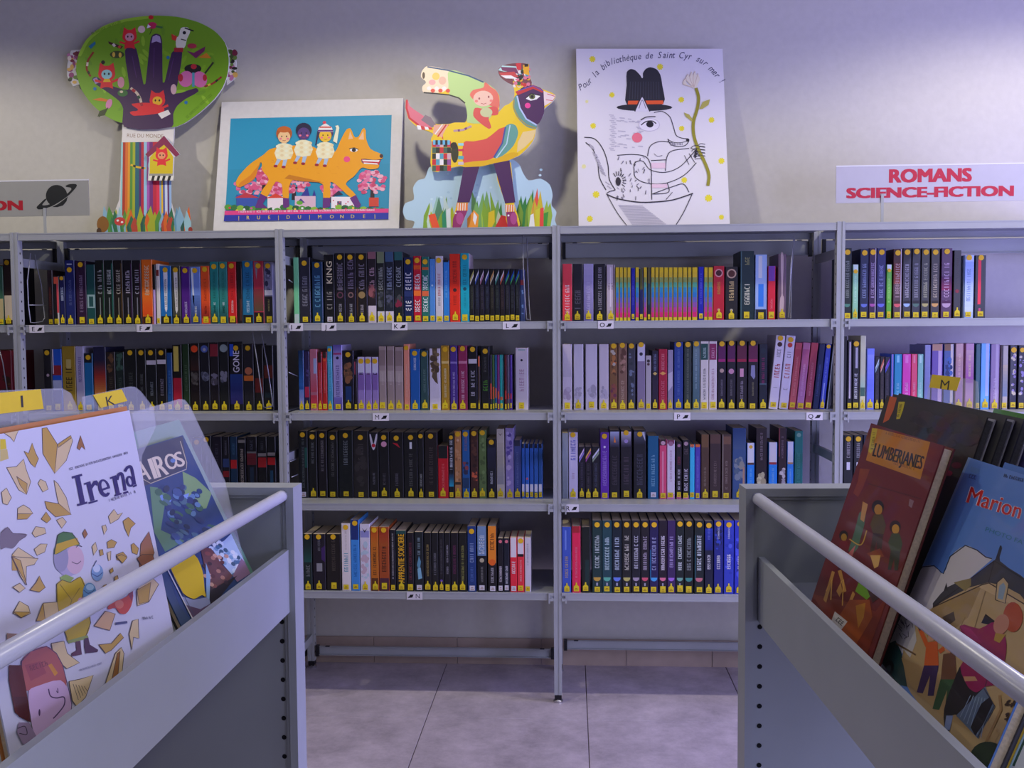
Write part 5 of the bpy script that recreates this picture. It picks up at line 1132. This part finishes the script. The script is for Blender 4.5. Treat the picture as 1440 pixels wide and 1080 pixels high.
# ================================================================ comic browser bins at either side
def browser_bin(loc, rot, s, label, zr=.998, qb=.009, zb=(.803, .908)):
    """s = +1: interior lies towards -x (bin at the planet-sign side), s = -1: towards +x"""
    e = empty('comic_bin', loc, label, 'browser bin', None); e.rotation_euler = (0, 0, rot)
    X = lambda q: -s*q
    def bx(b, q0, q1, y0, y1, z0, z1): b.box(min(X(q0), X(q1)), max(X(q0), X(q1)), y0, y1, z0, z1)
    QW, L, H = .62, 1.30, 1.012
    for y0 in (0, -L-.052):
        b = MB(); f = 1 if y0 == 0 else -1
        ya, yb = (y0, y0+.052)
        bx(b, .013, QW-.013, ya+(.009 if f > 0 else 0), yb-(0 if f > 0 else .009), .02, H-.013)     # sunk sheet
        bx(b, .0, .013, ya, yb, .0, H-.013); bx(b, QW-.013, QW, ya, yb, .0, H-.013); bx(b, 0, QW, ya, yb, H-.013, H)
        bx(b, .013, .019, ya+(.004 if f > 0 else 0), yb-(0 if f > 0 else .004), .02, H-.019); bx(b, .013, QW-.013, ya+(.004 if f > 0 else 0), yb-(0 if f > 0 else .004), H-.019, H-.013)
        b.obj('end_panel', M_BIN, e)
    b = MB()
    for i in range(22):
        z = .783-i*.0331
        for q in (.026, QW-.026): b.add([(X(q)+.0042*math.cos(k*math.pi/5), .0085, z+.0042*math.sin(k*math.pi/5)) for k in range(10)], [tuple(range(10))])
    o = b.obj('peg_holes', M_HOLE, e); o['kind'] = 'stuff'
    for q0, q1 in ((qb, qb+.010), (QW-qb-.010, QW-qb)):
        b = MB(); bx(b, q0, q1, -L, .0085, zb[0], zb[1]); bx(b, q1 if q0 < .3 else q0-.008, q1+.008 if q0 < .3 else q0, -L, .0085, zb[0], zb[0]+.003); b.obj('front_board', M_BIN, e)
    for q in (.019, QW-.019):
        b = MB(); b.tube([(X(q), .0085, zr), (X(q), -.012, zr), (X(q), -L*.5, zr), (X(q), -L, zr)], .0098, 14); b.obj('rail', M_RAIL, e, True)
    b = MB(); bx(b, .019+qb, QW-.019-qb, -L, .0085, .848, .856); b.obj('base_tray', M_BIN, e)
    b = MB(); bx(b, QW/2-.004, QW/2+.004, -L, .0085, .856, .93); b.obj('middle_board', M_BIN, e)
    return e
browser_bin((-.412, -1.695, 0), -.004, 1, 'pale grey steel comic bin holding the white album lettered Irena')
browser_bin((.331, -1.695, 0), .047, -1, 'grey steel comic bin holding the red album and the blue album', zr=.996, qb=.022, zb=(.793, .899))
ZB = .8566
M_DKP = mat('grey_page_edges', '#4a4a50', .8, noise=(300, .2, .2))
class Album:
    def __init__(s, label, far_bottom, far_top, Xb, near_top=None, W=.22, cover='#888', adir=None, like=None, off=0.0, name='comic_album', th=.010, rise=0.0, pm=None, side='#1a1a1e'):
        """far edge seen at two pixels; Xb: how far out the edge stands at the lower one"""
        if like is None:
            pb = at(*far_bottom, 0, Xb); pt = at(*far_top, 1, pb.y)
            b = (pt-pb).normalized(); a = (at(*near_top, 2, pt.z)-pt).normalized() if near_top else adir
            n = a.cross(b).normalized()
            if n.dot(CAM-pt) < 0: n = -n
            a = (a-b*a.dot(b)).normalized()
            s.a, s.b, s.n = a, b, n
        else:
            s.a, s.b, s.n = like.a, like.b, like.n
            pt = on_plane(*far_top, like.pt-like.n*off, like.n)
        s.pt = pt; s.W = W
        k = (pt.z+rise-ZB)/s.b.z; s.H = k; s.o = pt-s.b*(pt.z-ZB)/s.b.z          # lower far corner, on the tray
        s.e = empty(name, s.o, label, 'comic book', 'comic albums in the bins'); s.th = th
        T = Matrix(((s.a.x, s.b.x, s.n.x, 0), (s.a.y, s.b.y, s.n.y, 0), (s.a.z, s.b.z, s.n.z, 0), (0, 0, 0, 1)))
        zl = (th*max(0, s.n.z)+max(0, -s.a.z*W))/max(.2, s.b.z)+.001
        def slab(nm, a0, a1, b0, b1, n0, n1, m, col=None):
            m_ = MB(); m_.box(a0, a1, b0, b1, n0, n1, T)
            if col: m_.c = [rgb(col, 1.15)]*len(m_.c)
            return m_.obj(nm, m, s.e)
        slab('front_cover', 0, W, zl, k, -.0018, 0, M_COV, cover); slab('pages', .003, W-.003, zl+.003, k-.003, -th+.0018, -.0018, pm or M_PAGES); slab('back_cover', 0, W, zl, k, -th, -th+.0018, M_COV, side)
    def canvas(s, g=1.1):
        c = Canvas(lambda u, v: on_plane(u, v, s.pt, s.n)-s.o, s.n, g); c.k = 30; c.clip = (s.a, s.b, s.W, .003, s.H); return c
    def local(s, g=1.1):
        """print laid out on the cover itself: u from far to near edge, v from head to foot, 0..1"""
        c = Canvas(lambda u, v: s.a*(u*s.W)+s.b*((1-v)*s.H), s.n, g); c.k = 30; c.clip = (s.a, s.b, s.W, .003, s.H); return c
M_CLEAR = bpy.data.materials.new('clear_plastic'); M_CLEAR.use_nodes = True; nt = M_CLEAR.node_tree; pb_ = nt.nodes['Principled BSDF']
pb_.inputs['Base Color'].default_value = (.72, .74, .78, 1); pb_.inputs['Roughness'].default_value = .22; pb_.inputs['Alpha'].default_value = .22
M_TAB = mat('yellow_tab', '#e8c80c', .6, noise=(60, .03, 0))
def divider(label, pts, tabpts, like, off, letter=None):
    p = like.pt-like.n*off; n = like.n; P = [on_plane(u, v, p, n) for u, v in pts]; o = P[0]
    e = empty('plastic_divider', o, label, 'divider', 'clear plastic dividers in the bins')
    b = MB(); k = len(P); P = [q-o for q in P]; b.add(P+[q-n*.0012 for q in P], [tuple(range(k)), tuple(range(k, 2*k))[::-1]]+[(i, k+i, k+(i+1) % k, (i+1) % k) for i in range(k)]); b.obj('clear_sheet', M_CLEAR, e)
    if tabpts:
        b = MB(); T = [on_plane(u, v, p, n)-o+n*.0006 for u, v in tabpts]; k = len(T); b.add(T+[q+n*.0006 for q in T], [tuple(range(k))[::-1], tuple(range(k, 2*k))]+[(i, (i+1) % k, k+(i+1) % k, k+i) for i in range(k)]); t = b.obj('letter_tab', M_TAB, e)
        if letter:
            c = Canvas(lambda u, v: on_plane(u, v, p, n)-o+n*.0014, n, 1); c.text(*letter); c.obj('tab_letter', INK, t)
    return e
# ---------------------------------------------------------------- the white album
IR = Album('white album lettered Irena with drawings of flying yellow books', (245, 893), (182, 577), -.448, (0, 605), W=.32, cover='#c6c6d0', side='#b06a28')
IR2 = Album('thin orange-edged album standing just behind the white Irena album', None, (178, 571), 0, like=IR, off=.0125, W=.31, cover='#b87838', side='#403028')
c = IR.canvas(1.05).frame(0, 530, 4)
O1, O2, O3, DK = '#c09a40', '#d8c08c', '#a06c34', '#4c3c38'
def fly(pts, col, edge=True):
    c.poly(pts, col)
    if edge: c.line(pts, 3.2, DK, True)
c.poly('0,350 30,350 36,404 0,410', '#d8c00c'); c.poly('0,410 40,406 48,460 0,476', '#ccb868')
for p, q in (('22,316 60,290 104,300 90,330 78,366 58,340', O2), ('134,418 160,430 180,372 200,430 216,460 196,510 172,488', O1), ('36,510 92,505 132,462 146,520 172,590 148,662 104,636', O2), ('92,560 112,610 148,660 152,600 120,580', O1),
             ('236,290 262,285 322,380 306,544 240,432', O1), ('322,380 398,330 408,360 372,470 306,544', O2), ('322,380 396,330 400,344 326,398', O1), ('432,400 452,330 468,378 478,410 458,392 446,412', O3), ('212,600 226,576 256,590 270,632 240,648', O2),
             ('302,582 324,600 372,680 396,772 336,740 320,680', O2), ('250,700 330,714 400,774 312,788 262,742', O1), ('230,800 258,760 286,800 262,822', O1), ('98,740 130,720 164,740 184,768 130,800 96,800', O2), ('98,770 180,770 150,800 96,802', O1), ('316,806 350,790 372,816 346,852', O2),
             ('178,880 200,842 250,850 258,880 196,902', O2), ('190,970 226,940 264,940 250,985 206,1005', O2), ('608,786 640,745 660,775 688,764 664,800 620,826', O2), ('690,812 720,790 760,826 734,850 722,900 700,852', O1), ('572,840 592,832 600,858 584,888', O2), ('600,930 625,915 655,930 640,960 604,965', O1),
             ('652,1000 690,985 712,1010 690,1040 655,1030', O1), ('735,945 750,935 778,965 770,1000 742,990', O1), ('600,990 622,980 620,1030 608,1036', O2), ('556,975 575,970 580,1000 562,1008', O1), ('790,940 836,870 866,990 850,1030 780,1090', '#a06a44'), ('6,650 34,625 62,680 40,720 14,712', O2), ('515,955 535,930 545,970 525,1005', O2), ('462,880 476,855 490,885 474,910', O3)): fly(p, q)
c.poly('66,1000 100,960 160,1000 210,1030 130,1040 110,1090 70,1060', O2); c.line('66,1000 100,960 210,1030', 3, DK); c.poly('66,1000 104,1020 110,1090 66,1090', O1)
c.poly('0,880 40,845 70,880 110,880 150,890 110,920 70,965 30,960 0,970', '#786c70'); c.line('0,880 40,845 70,880 150,888 110,920', 3, DK)
c.scrawl(390, 526, 720, 432, 13, '#58586c', 3); c.scrawl(612, 704, 770, 650, 16, '#7c7c90', 8)
# title, slab serif letters
TI, BG = '#2e2660', '#c6c6d0'
for p in ('402,560 458,545 461,557 405,573', '420,564 446,557 476,708 449,715', '431,716 487,701 490,713 434,728',
          '482,594 506,587 530,694 508,700', '470,598 506,588 508,598 473,608', '494,706 546,691 548,701 497,716', '508,612 524,586 542,582 550,594 546,614 532,606 516,630'): c.poly(p, TI)
c.ell(584, 626, 33, 51, TI, -15); c.ell(585, 622, 15, 36, BG, -15); c.poly('562,632 608,617 611,629 565,644', TI); c.poly('594,634 622,625 618,652 600,650', BG)
for p in ('628,560 650,553 672,654 650,661', '616,565 650,555 652,565 619,575', '640,664 680,651 682,661 643,674'): c.poly(p, TI)
c.curve('656,580 664,552 678,545 688,560 702,640', 17, TI); c.poly('690,650 718,641 720,651 692,660', TI)
c.ell(728, 588, 22, 32, TI, -15); c.ell(728, 588, 8, 20, BG, -15); c.curve('700,532 714,510 732,506 742,530 756,606', 16, TI); c.poly('744,612 766,604 768,614 748,622', TI)
# the figure in a yellow coat
c.ell(384, 1030, 78, 92, '#b0a8c4'); c.ell(418, 1030, 52, 80, '#d4b4c0'); c.ell(340, 1020, 42, 78, '#9c98b0'); c.curve('424,960 440,948 458,956', 4, '#4c3c4c'); c.curve('400,1040 430,1052 452,1036', 4, '#4c3c4c')
c.poly('300,975 312,945 322,890 352,872 400,878 432,915 444,945 400,952 340,985 306,1000', '#4c7838'); c.poly('308,962 316,940 430,905 444,940 380,960 306,1000', '#c8a418'); c.line('300,998 312,944 322,890 352,872 402,878 444,942', 4, '#28302c')
c.frame(0, 780, 3.6)
c.poly('300,115 330,100 372,118 352,140 310,138', '#8ca84c')
c.poly('284,150 312,128 352,142 404,112 428,165 404,245 440,262 456,345 428,420 345,446 328,400 296,310 286,240', '#c0a41c'); c.line('284,150 312,128 352,142 404,112 428,165 404,245 440,262 456,345 428,420 345,446 328,400 296,310 286,240', 4, '#4c4420', True)
c.line('300,150 360,230 400,170', 4, '#7c6c18'); c.line('360,230 340,300', 4, '#7c6c18'); c.poly('336,436 440,408 446,424 346,450', '#8c9c50')
c.poly('380,440 404,436 408,480 412,506 360,516 358,500 384,484', '#5c3444'); c.poly('424,424 444,420 452,456 494,482 490,494 430,500 424,470', '#4c2c44')
c.ell(490, 92, 30, 42, '#7ca0c8'); c.ell(486, 70, 18, 20, '#c8d4e4'); c.ell(450, 190, 34, 48, '#5c94b8'); c.ell(452, 165, 20, 16, '#a8cce0'); c.line('470,60 486,30', 4, '#3c4c70'); c.curve('420,180 444,196 480,176', 4, '#2c4468'); c.curve('462,96 490,110 516,90', 4, '#34548c')
c.ell(404, 236, 14, 18, '#c89ca8')
for p, q in (('56,10 190,20 170,50 130,60 128,154 100,110', O2), ('56,10 100,30 132,154 96,90', O1), ('60,165 96,145 124,170 96,192', O2), ('148,180 180,140 196,108 210,140 226,166 196,190', O1), ('62,296 96,236 140,262 150,298 104,320', O2), ('64,290 148,292 104,320', O1), ('180,336 214,246 226,336', O1), ('214,246 286,240 296,312 226,338', O2), ('690,20 716,60 748,72 778,34 770,0 716,0', '#98603c'), ('688,190 706,140 770,120 800,150 750,240 692,260', O2), ('690,180 760,140 748,238 700,250', O1), ('472,362 530,286 580,300 552,384', '#d0a878'), ('650,402 668,335 696,326 700,424 672,418 664,482', O2), ('496,456 560,450 606,398 622,420 560,484 530,500', O1), ('530,650 580,500 610,470 624,500 610,630 570,662', O2), ('560,640 590,500 604,490 590,640', O3), ('345,642 404,630 468,610 430,720 386,770 362,740', O2), ('255,450 320,438 336,500 398,548 334,578 270,520', O2), ('552,80 566,66 570,84 556,96', O1), ('586,10 612,0 640,15 616,44', O1), ('516,160 534,150 540,176 520,184', O1), ('575,115 590,105 600,140 580,150', O1)): fly(p, q)
for i in range(5): c.line([(365+i*14, 655+i*3), (392+i*12, 735-i*10)], 3, '#6c5c48')
c.poly('540,276 566,236 600,230 640,210 668,188 660,260 632,300 600,296 580,270', '#c84c34'); c.ell(600, 252, 22, 22, '#d87858'); c.poly('640,190 670,180 664,240', '#8c3848'); c.line('580,350 640,342', 12, '#4c5078')
c.scrawl(400, 590, 520, 552, 10, '#9c9cb0', 6); c.scrawl(720, 330, 780, 322, 14, '#5c6078', 7)
c.poly('30,398 96,402 128,406 60,470 30,470', '#8c6c4c')
# the big head in the corner
c.poly('104,540 150,490 230,464 280,500 312,560 332,670 300,640 190,664 130,690 104,640', '#b05c54'); c.poly('120,560 200,540 230,600 150,640', '#a04c50'); c.poly('238,560 256,552 288,600 272,616', '#d08c28'); c.scrawl(150, 590, 240, 560, 26, '#7c3c44', 3, words=False)
c.poly('140,690 190,664 300,636 344,690 358,760 350,830 280,880 190,950 150,820', '#d0b0cc'); c.line('104,640 104,540 150,490 230,464 280,500 312,560 344,690 358,760 350,830', 4, '#4c3458')
c.curve('240,680 250,716 280,726 318,722 320,760 292,800 264,830', 6, '#4c3458'); c.curve('280,690 288,700 286,676', 4, '#4c3458'); c.ell(194, 800, 5, 18, '#4c3458')
c.poly('40,560 104,560 130,700 150,850 110,830 70,800 40,640', '#5c241c'); c.poly('60,720 130,720 150,850 90,820', '#4c1c18'); c.poly('90,850 140,850 190,940 110,960 80,900', '#988498'); c.curve('84,880 120,870 130,910 92,905', 4, '#2c1c2c')
c.obj('cover_print', INKGLOSS, IR.e)
# ---------------------------------------------------------------- behind it: the swirling blue album
KA = Album('blue and green painted album whose title ends in AIROS, half behind Irena', (352, 808), (257, 612), -.459, adir=(IR.a), W=.236, cover='#2c4468')
GR = Album('green misty album showing above the blue album in the left-hand bin'.replace('left-hand bin', 'bin with Irena'), None, (252, 590), 0, like=KA, off=.0155, W=.25, cover='#5c8c74', th=.012)
c = KA.canvas(1.1).frame(180, 550, 3.273)
c.poly('-60,290 255,203 300,290 576,830 500,890 300,1062 160,780 -60,420', '#2c4474')
c.poly('-60,300 250,208 272,350 110,425 -60,480', '#3c4058'); c.line('60,400 104,425 268,360 270,330 240,230', 3.5, '#b0a890')
for ch, x, y, sz, fit in (('K', 0, 436, 130, 60), ('A', 62, 420, 136, 46), ('I', 122, 404, 140, 14), ('R', 142, 398, 142, 48), ('O', 184, 366, 104, 52), ('S', 230, 352, 100, 36)): c.text(ch, x, y, sz, '#d0c4b0', -19, bold=.03, align='l', fit=fit)
c.ell(206, 320, 12, 10, '#5c7cb0')
c.poly('250,370 310,400 385,470 360,540 320,545 262,500', '#7c9c6c'); c.poly('100,440 180,450 150,640 260,690 170,740 120,650', '#5c8468'); c.poly('140,470 200,500 190,520 160,520', '#6c8cc8'); c.poly('250,480 280,470 270,520 255,510', '#7c98d0')
for i in range(70): r2 = random.Random(i+700); t = r2.random(); x, y = lerp(120, 330, r2.random())+t*110, lerp(440, 740, t); c.ell(x, y, r2.uniform(10, 26), r2.uniform(8, 18), r2.choice(('#2c3c6c', '#3c5488', '#24406c', '#4c6c80', '#3c6454', '#5c80a8', '#243454')), 30, 8)
c.k += 2
c.poly('380,720 440,690 480,650 530,760 560,830 480,850 420,780', '#b0c8dc')
for i in range(36): r2 = random.Random(i+900); t = r2.random(); c.ell(lerp(380, 510, t)+r2.uniform(-30, 40), lerp(680, 820, t)+r2.uniform(-30, 30), 12, 9, r2.choice(('#d0e0ec', '#7ca4c0', '#4c7494', '#3c5c74', '#e0e8f0')), 40, 7)
c.poly('330,720 380,725 430,800 480,850 440,900 380,930 352,820', '#6c4444'); c.poly('520,770 575,832 500,880 480,850', '#8c6c84'); c.poly('370,920 500,850 420,950 380,990', '#241c24')
for i in range(22): r2 = random.Random(i+950); c.ell(r2.uniform(350, 450), r2.uniform(740, 910), 12, 9, r2.choice(('#b07c68', '#8c5048', '#3c2830', '#c89c84', '#5c3838')), 30, 7)
c.poly('196,820 220,775 300,752 340,830 350,920 355,948 338,940 300,958 250,930', '#d8b80c'); c.poly('240,945 300,962 370,948 376,980 330,1010 262,990', '#9098b8'); c.poly('262,985 330,1005 376,980 310,1055 296,1050', '#5c4460'); c.poly('355,790 376,850 372,960 358,950', '#8cb0d0')
c.line('168,800 300,1060', 5, '#c8c8c8'); c.line('182,800 312,1056', 3, '#4c506c')
c.obj('cover_print', INKGLOSS, KA.e)
# clear dividers with letter tabs
divider('clear plastic divider with yellow tab lettered I behind the white album', [(-60, 560), (0, 549), (88, 546), (100, 553), (112, 580), (126, 620), (150, 740), (-60, 760)], [(-40, 556), (56, 547.5), (60, 575), (-38, 586.5)], IR, .03, ('I', 30, 573, 24, '#201c10', -4, .02))
divider('clear plastic divider with yellow tab lettered K beside the one lettered I', [(116, 558), (182, 543.5), (190, 544), (198, 550), (216, 573), (220, 600), (200, 640), (196, 740), (130, 740)], [(129.8, 555.5), (170, 547.5), (178, 564), (140.7, 573.8)], IR, .045, ('K', 155, 570, 19, '#201c10', -12, 0))
divider('clear plastic sheet without tab round the blue and green album', [(186, 580), (252, 561), (260, 562), (268, 572), (317, 677), (346, 800), (300, 830), (230, 800)], None, KA, .0125)
# ---------------------------------------------------------------- the bin by the science-fiction end
LU = Album('dark red album with orange title panel lettered Lumberjanes', (1140, 848), (1225, 595), .397, (1318, 621), W=.256, cover='#6a1c16', th=.014, side='#5c1814')
c = LU.canvas(1.15).frame(1140, 510, 3.6)
c.poly('310,316 690,398 640,640 540,900 400,1080 0,1200 40,1080 200,640', '#6c1c16')
c.poly('326,330 606,402 556,592 280,494', '#c07c14'); c.text('LUMBERJANES', 436, 506, 98, '#1c1008', 15.5, bold=.034, fit=256); c.scrawl(380, 362, 560, 408, 13, '#8c5410', 2); c.scrawl(420, 514, 530, 546, 14, '#8c4c14', 3)
c.poly('312,330 338,336 330,380 318,400 324,430 306,460 292,450', '#c8b018'); c.scrawl(318, 440, 330, 350, 14, '#5c4c10', 1)
c.poly('250,536 300,540 290,570 262,640 240,680 216,660 240,600', '#8c3c14'); c.poly('502,690 524,700 512,736 496,724', '#8c6c70')
c.line('290,612 560,690', 6, '#541410')
c.frame(1040, 640, 2.455)
c.poly('250,480 350,500 470,540 520,470 440,690 300,560', '#7c2c10')
def figure(x, y, h, coat, hair, face, legs):
    c.ell(x, y, h*.13, h*.15, hair); c.ell(x+h*.01, y+h*.05, h*.085, h*.11, face)
    c.poly([(x-h*.08, y+h*.15), (x+h*.1, y+h*.15), (x+h*.17, y+h*.38), (x+h*.12, y+h*.58), (x-h*.1, y+h*.56), (x-h*.16, y+h*.36)], coat)
    c.poly([(x-h*.1, y+h*.54), (x+h*.12, y+h*.56), (x+h*.06, y+h), (x-h*.02, y+h), (x-h*.02, y+h*.7), (x-h*.1, y+h), (x-h*.17, y+h*.98)], legs)
figure(478, 180, 165, '#5c4c1c', '#181010', '#b88020', '#3c2810'); figure(538, 248, 150, '#3c4c20', '#141010', '#c89018', '#2c3414'); figure(360, 278, 120, '#7c1c1c', '#241810', '#a87c18', '#501414')
c.poly('414,200 440,180 432,240 410,320 390,345 376,330 398,262', '#4c7050'); c.poly('426,160 444,170 430,232 418,222', '#c89048'); c.poly('384,330 402,310 390,350 372,345', '#c86c60'); c.curve('380,290 420,310 440,260', 4, '#c8a030')
c.poly('440,340 486,322 500,350 460,360', '#8c3c10'); c.poly('452,346 488,346 480,384 466,392', '#d8a850'); c.poly('400,470 420,420 450,440 470,470 440,500', '#6ca01c'); c.poly('440,460 480,450 500,480 460,510', '#3c2410')
for p in ('290,500 320,400 330,404 300,510', '335,470 350,440 356,470 346,490', '380,500 392,470 400,480 390,504', '420,510 440,530 430,560 404,640 388,636', '340,400 352,396 370,470 362,474'): c.poly(p, '#c08c3c')
c.poly('380,500 450,500 460,560 400,660 330,580', '#a04c10'); c.poly('402,520 436,510 430,560 410,600', '#c08018'); c.poly('330,540 374,575 350,606 318,572', '#c8c4bc'); c.scrawl(332, 572, 356, 592, 16, '#2c2c2c', 5, words=False)
for p in ('300,470 320,430 316,500', '350,440 360,430 356,520'): c.line(p, 4, '#d8a440')
c.obj('cover_print', INKGLOSS, LU.e)
DA = Album('tall black album with orange spine strip standing behind the red album', None, (1247, 556), 0, like=LU, off=.055, W=.347, cover='#23201f', th=.0115, pm=M_DKP, side='#a0a0a8')
c = DA.canvas(1.1).frame(1140, 510, 3.6)
c.poly('404,162 440,168 420,240 396,290 366,306', '#c85c20'); c.poly('446,198 478,198 468,240 452,284 434,286', '#c8b80c'); c.scrawl(448, 276, 466, 204, 13, '#4c4408', 4)
for i in range(40): r2 = random.Random(i+60); c.ell(r2.uniform(520, 860), r2.uniform(250, 520), r2.uniform(20, 60), r2.uniform(15, 40), r2.choice(('#2c2624', '#28222c', '#342824', '#1e1c20', '#30243a')), 20, 9)
c.k += 2; c.ell(740, 520, 26, 16, '#5c2434'); c.ell(700, 560, 20, 14, '#7c1c3c')
c.obj('cover_print', INKGLOSS, DA.e)
DA2 = Album('first thin dark album standing against the back of the orange-spined one', None, (1256, 554), 0, like=LU, off=.0675, W=.377, cover='#202024', th=.0115, pm=M_DKP, side='#8c8c98')
DA3 = Album('second thin dark album, behind the first of the two thin ones', None, (1264, 553), 0, like=LU, off=.080, W=.405, cover='#202028', th=.0115, pm=M_DKP, side='#9494a0')
MA = Album('blue album lettered Marion in red with a stone mansion', (1237, 938), (1362, 643), .427, (1440, 672), W=.334, cover='#5680c0', th=.013, side='#3c3c48')
c = MA.canvas(1.1).frame(1040, 640, 2.455)
c.poly('790,6 830,14 1120,90 900,1090 460,760', '#5a86c8')
c.poly('790,6 800,8 470,760 458,752', '#7c9cc8')
c.poly('596,428 632,386 672,382 704,410 728,350 780,312 820,328 850,352 872,360 660,540 610,640 480,720 530,600', '#ccc8c4'); c.line('596,428 632,386 672,382 704,410 728,350 780,312 820,328 850,352 872,358', 4, '#202838')
c.poly('668,526 720,455 800,425 880,365 904,318 908,320 900,366 1000,440 1000,520 860,440', '#34383c'); c.line('668,526 880,365 1000,440', 4, '#14161c'); c.line('880,365 860,440', 3, '#14161c'); c.poly('884,360 900,312 906,314 896,366', '#1c2430'); c.poly('705,470 715,440 720,468', '#24282c')
c.poly('668,526 860,440 1000,520 1000,1080 880,1080 690,940 560,760 590,600', '#b89c68'); c.poly('668,526 838,448 790,560 700,640 620,600', '#a08450'); c.poly('820,452 862,442 1000,528 1000,548 850,468', '#c8ac78'); c.line('668,526 838,448 862,442 1000,524', 4, '#3c2c18')
c.poly('884,500 890,440 912,422 930,445 918,512', '#c0a878'); c.poly('892,495 898,452 912,440 920,455 910,500', '#8ca0a8'); c.line('884,500 890,440 912,422 930,445 918,512', 3, '#2c2418', True)
c.poly('740,440 800,425 800,450 780,470', '#8c7c3c'); c.poly('835,580 850,548 885,575 880,590', '#1c1814'); c.poly('700,560 740,540 746,570 720,590', '#4c3c24'); c.line('850,470 800,640', 4, '#8c7444'); c.line('780,560 730,660', 3, '#8c7444')
c.text('Marion Duval', 783, 163, 84, '#e8e0e0', 17.5, bold=.05, align='l', fit=372); c.text('Marion Duval', 784, 163, 82, '#cc2420', 17.5, bold=.022, align='l', fit=371)
c.text('PHOTO FATALE', 848, 262, 22, '#2c7c94', 20, align='l', fit=200); c.scrawl(912, 76, 990, 96, 12, '#1c2c4c', 4); c.scrawl(792, 78, 818, 86, 14, '#28407c', 3); c.poly('800,40 830,48 826,66 798,58', '#5c84bc')
c.poly('545,560 600,540 612,640 590,700 540,640', '#c0beb8')
for i in range(26): r2 = random.Random(i+40); x, y = r2.uniform(560, 600), r2.uniform(540, 640); c.line([(x, y), (x+r2.uniform(-16, 16), y-r2.uniform(5, 26))], 2, '#3c3c3c')
c.k += 2
c.poly('480,720 500,660 540,640 560,680 580,800 540,790', '#1c4440'); c.ell(514, 742, 18, 34, '#141818', 20); c.ell(514, 742, 9, 18, '#4c5c5c', 20); c.line('540,650 610,690', 6, '#705838')
c.poly('560,700 700,760 900,960 880,1000 700,900 590,800', '#b4945c')
def townsman(x, y, h, coat, legs, hair, arms):
    c.ell(x, y, h*.09, h*.1, hair); c.ell(x-h*.02, y+h*.03, h*.06, h*.075, '#c89468'); c.poly([(x-h*.1, y+h*.12), (x+h*.08, y+h*.1), (x+h*.1, y+h*.5), (x-h*.14, y+h*.52)], coat)
    for a_ in arms: c.line(a_, h*.07, coat)
    c.poly([(x-h*.14, y+h*.5), (x+h*.1, y+h*.5), (x+h*.02, y+h), (x-h*.08, y+h), (x-h*.04, y+h*.66), (x-h*.16, y+h*.96), (x-h*.26, y+h*.94)], legs)
townsman(668, 622, 210, '#d05c18', '#341c50', '#9c7c1c', ('650,660 624,600', '690,680 735,650')); c.poly('624,570 634,590 624,610 614,590', '#303c48')
townsman(728, 660, 230, '#6c4424', '#2c5428', '#c8a030', ('720,720 760,640', '740,700 730,800'))
# the person in the magenta coat, plain shapes only
c.poly('776,720 840,760 830,830 770,895 735,900 720,960 708,880 742,780', '#191514'); c.poly('716,900 740,900 728,950 708,950', '#7c8cb0')
c.poly('762,590 830,600 890,576 922,640 920,700 890,790 850,800 820,820 790,800 764,730 800,680', '#94104c'); c.poly('762,590 800,600 840,650 800,640', '#a81c5c'); c.poly('775,765 815,765 824,780 780,782', '#c08c60'); c.line('800,690 880,720', 4, '#5c0830'); c.line('850,800 880,700', 4, '#5c0830')
c.ell(946, 560, 34, 52, '#b04a1c'); c.ell(906, 585, 26, 36, '#c08468', 20); c.poly('886,615 922,620 900,650 880,640', '#b08c30')
c.poly('850,800 884,870 826,980 750,900 790,860', '#5c7084'); c.line('846,806 882,866 824,976', 4, '#28303c')
for i in range(7): c.line([(800+i*10, 830+i*2), (764+i*12, 905+i*12)], 2.5, '#8ca0b0')
c.poly('836,860 866,836 876,860 844,930 816,970 800,940', '#121014'); c.line('900,830 905,880 850,1000', 9, '#a07c48')
c.ell(860, 1040, 60, 50, '#22341c')
for i in range(24): r2 = random.Random(i+80); x, y = r2.uniform(920, 975), r2.uniform(840, 960); c.ell(x, y, 4, 9, '#3c2c1c', r2.uniform(0, 90), 6)
c.obj('cover_print', INKGLOSS, MA.e)
BL = Album('plain blue album whose head shows above the Marion album', None, (1413, 650), 0, like=MA, off=.0145, W=.25, cover='#3c6cb0', th=.008, side='#2c2c34')
VI = Album('pale violet album between the blue heads and the thin dark albums', None, (1414, 598), 0, like=LU, off=.0965, W=.2, cover='#6c68a0', th=.010, side='#3c3c48')
GN = Album('grass-green album whose head shows at the picture edge under book shelf'.replace('picture edge', 'far back of the bin'), None, (1398, 574), 0, like=LU, off=.110, W=.2, cover='#3c7c1c', th=.012)
c = GN.local(1.1)
r_ = random.Random(4)
for i in range(60): x, y = r_.uniform(.02, .98), r_.uniform(.01, .25); c.line([(x, y+.05), (x+r_.uniform(-.02, .02), y)], .012, r_.choice(('#4c8c24', '#2c6414', '#5c9c30')))
c.obj('cover_print', INKGLOSS, GN.e)
for i, (q, nm) in enumerate((('#b8981c', 'ochre'), ('#8cacb8', 'pale blue'), ('#1c4430', 'dark green'))):
    Album('thin %s album showing only its near edge behind the Marion album' % nm, None, (1424+i*3, 664+i*3), 0, like=MA, off=.0235+i*.0066, W=.232, cover=q, th=.006, side=q)
divider('clear plastic divider with yellow tab lettered M behind the black album', [(1300, 580), (1308, 527), (1366, 533), (1374, 537), (1376, 560), (1372, 640), (1300, 640)], [(1312, 526.8), (1351.6, 531.3), (1345.8, 550), (1307.5, 545)], LU, .0935, ('M', 1329, 548, 19, '#201c10', 8, 0))
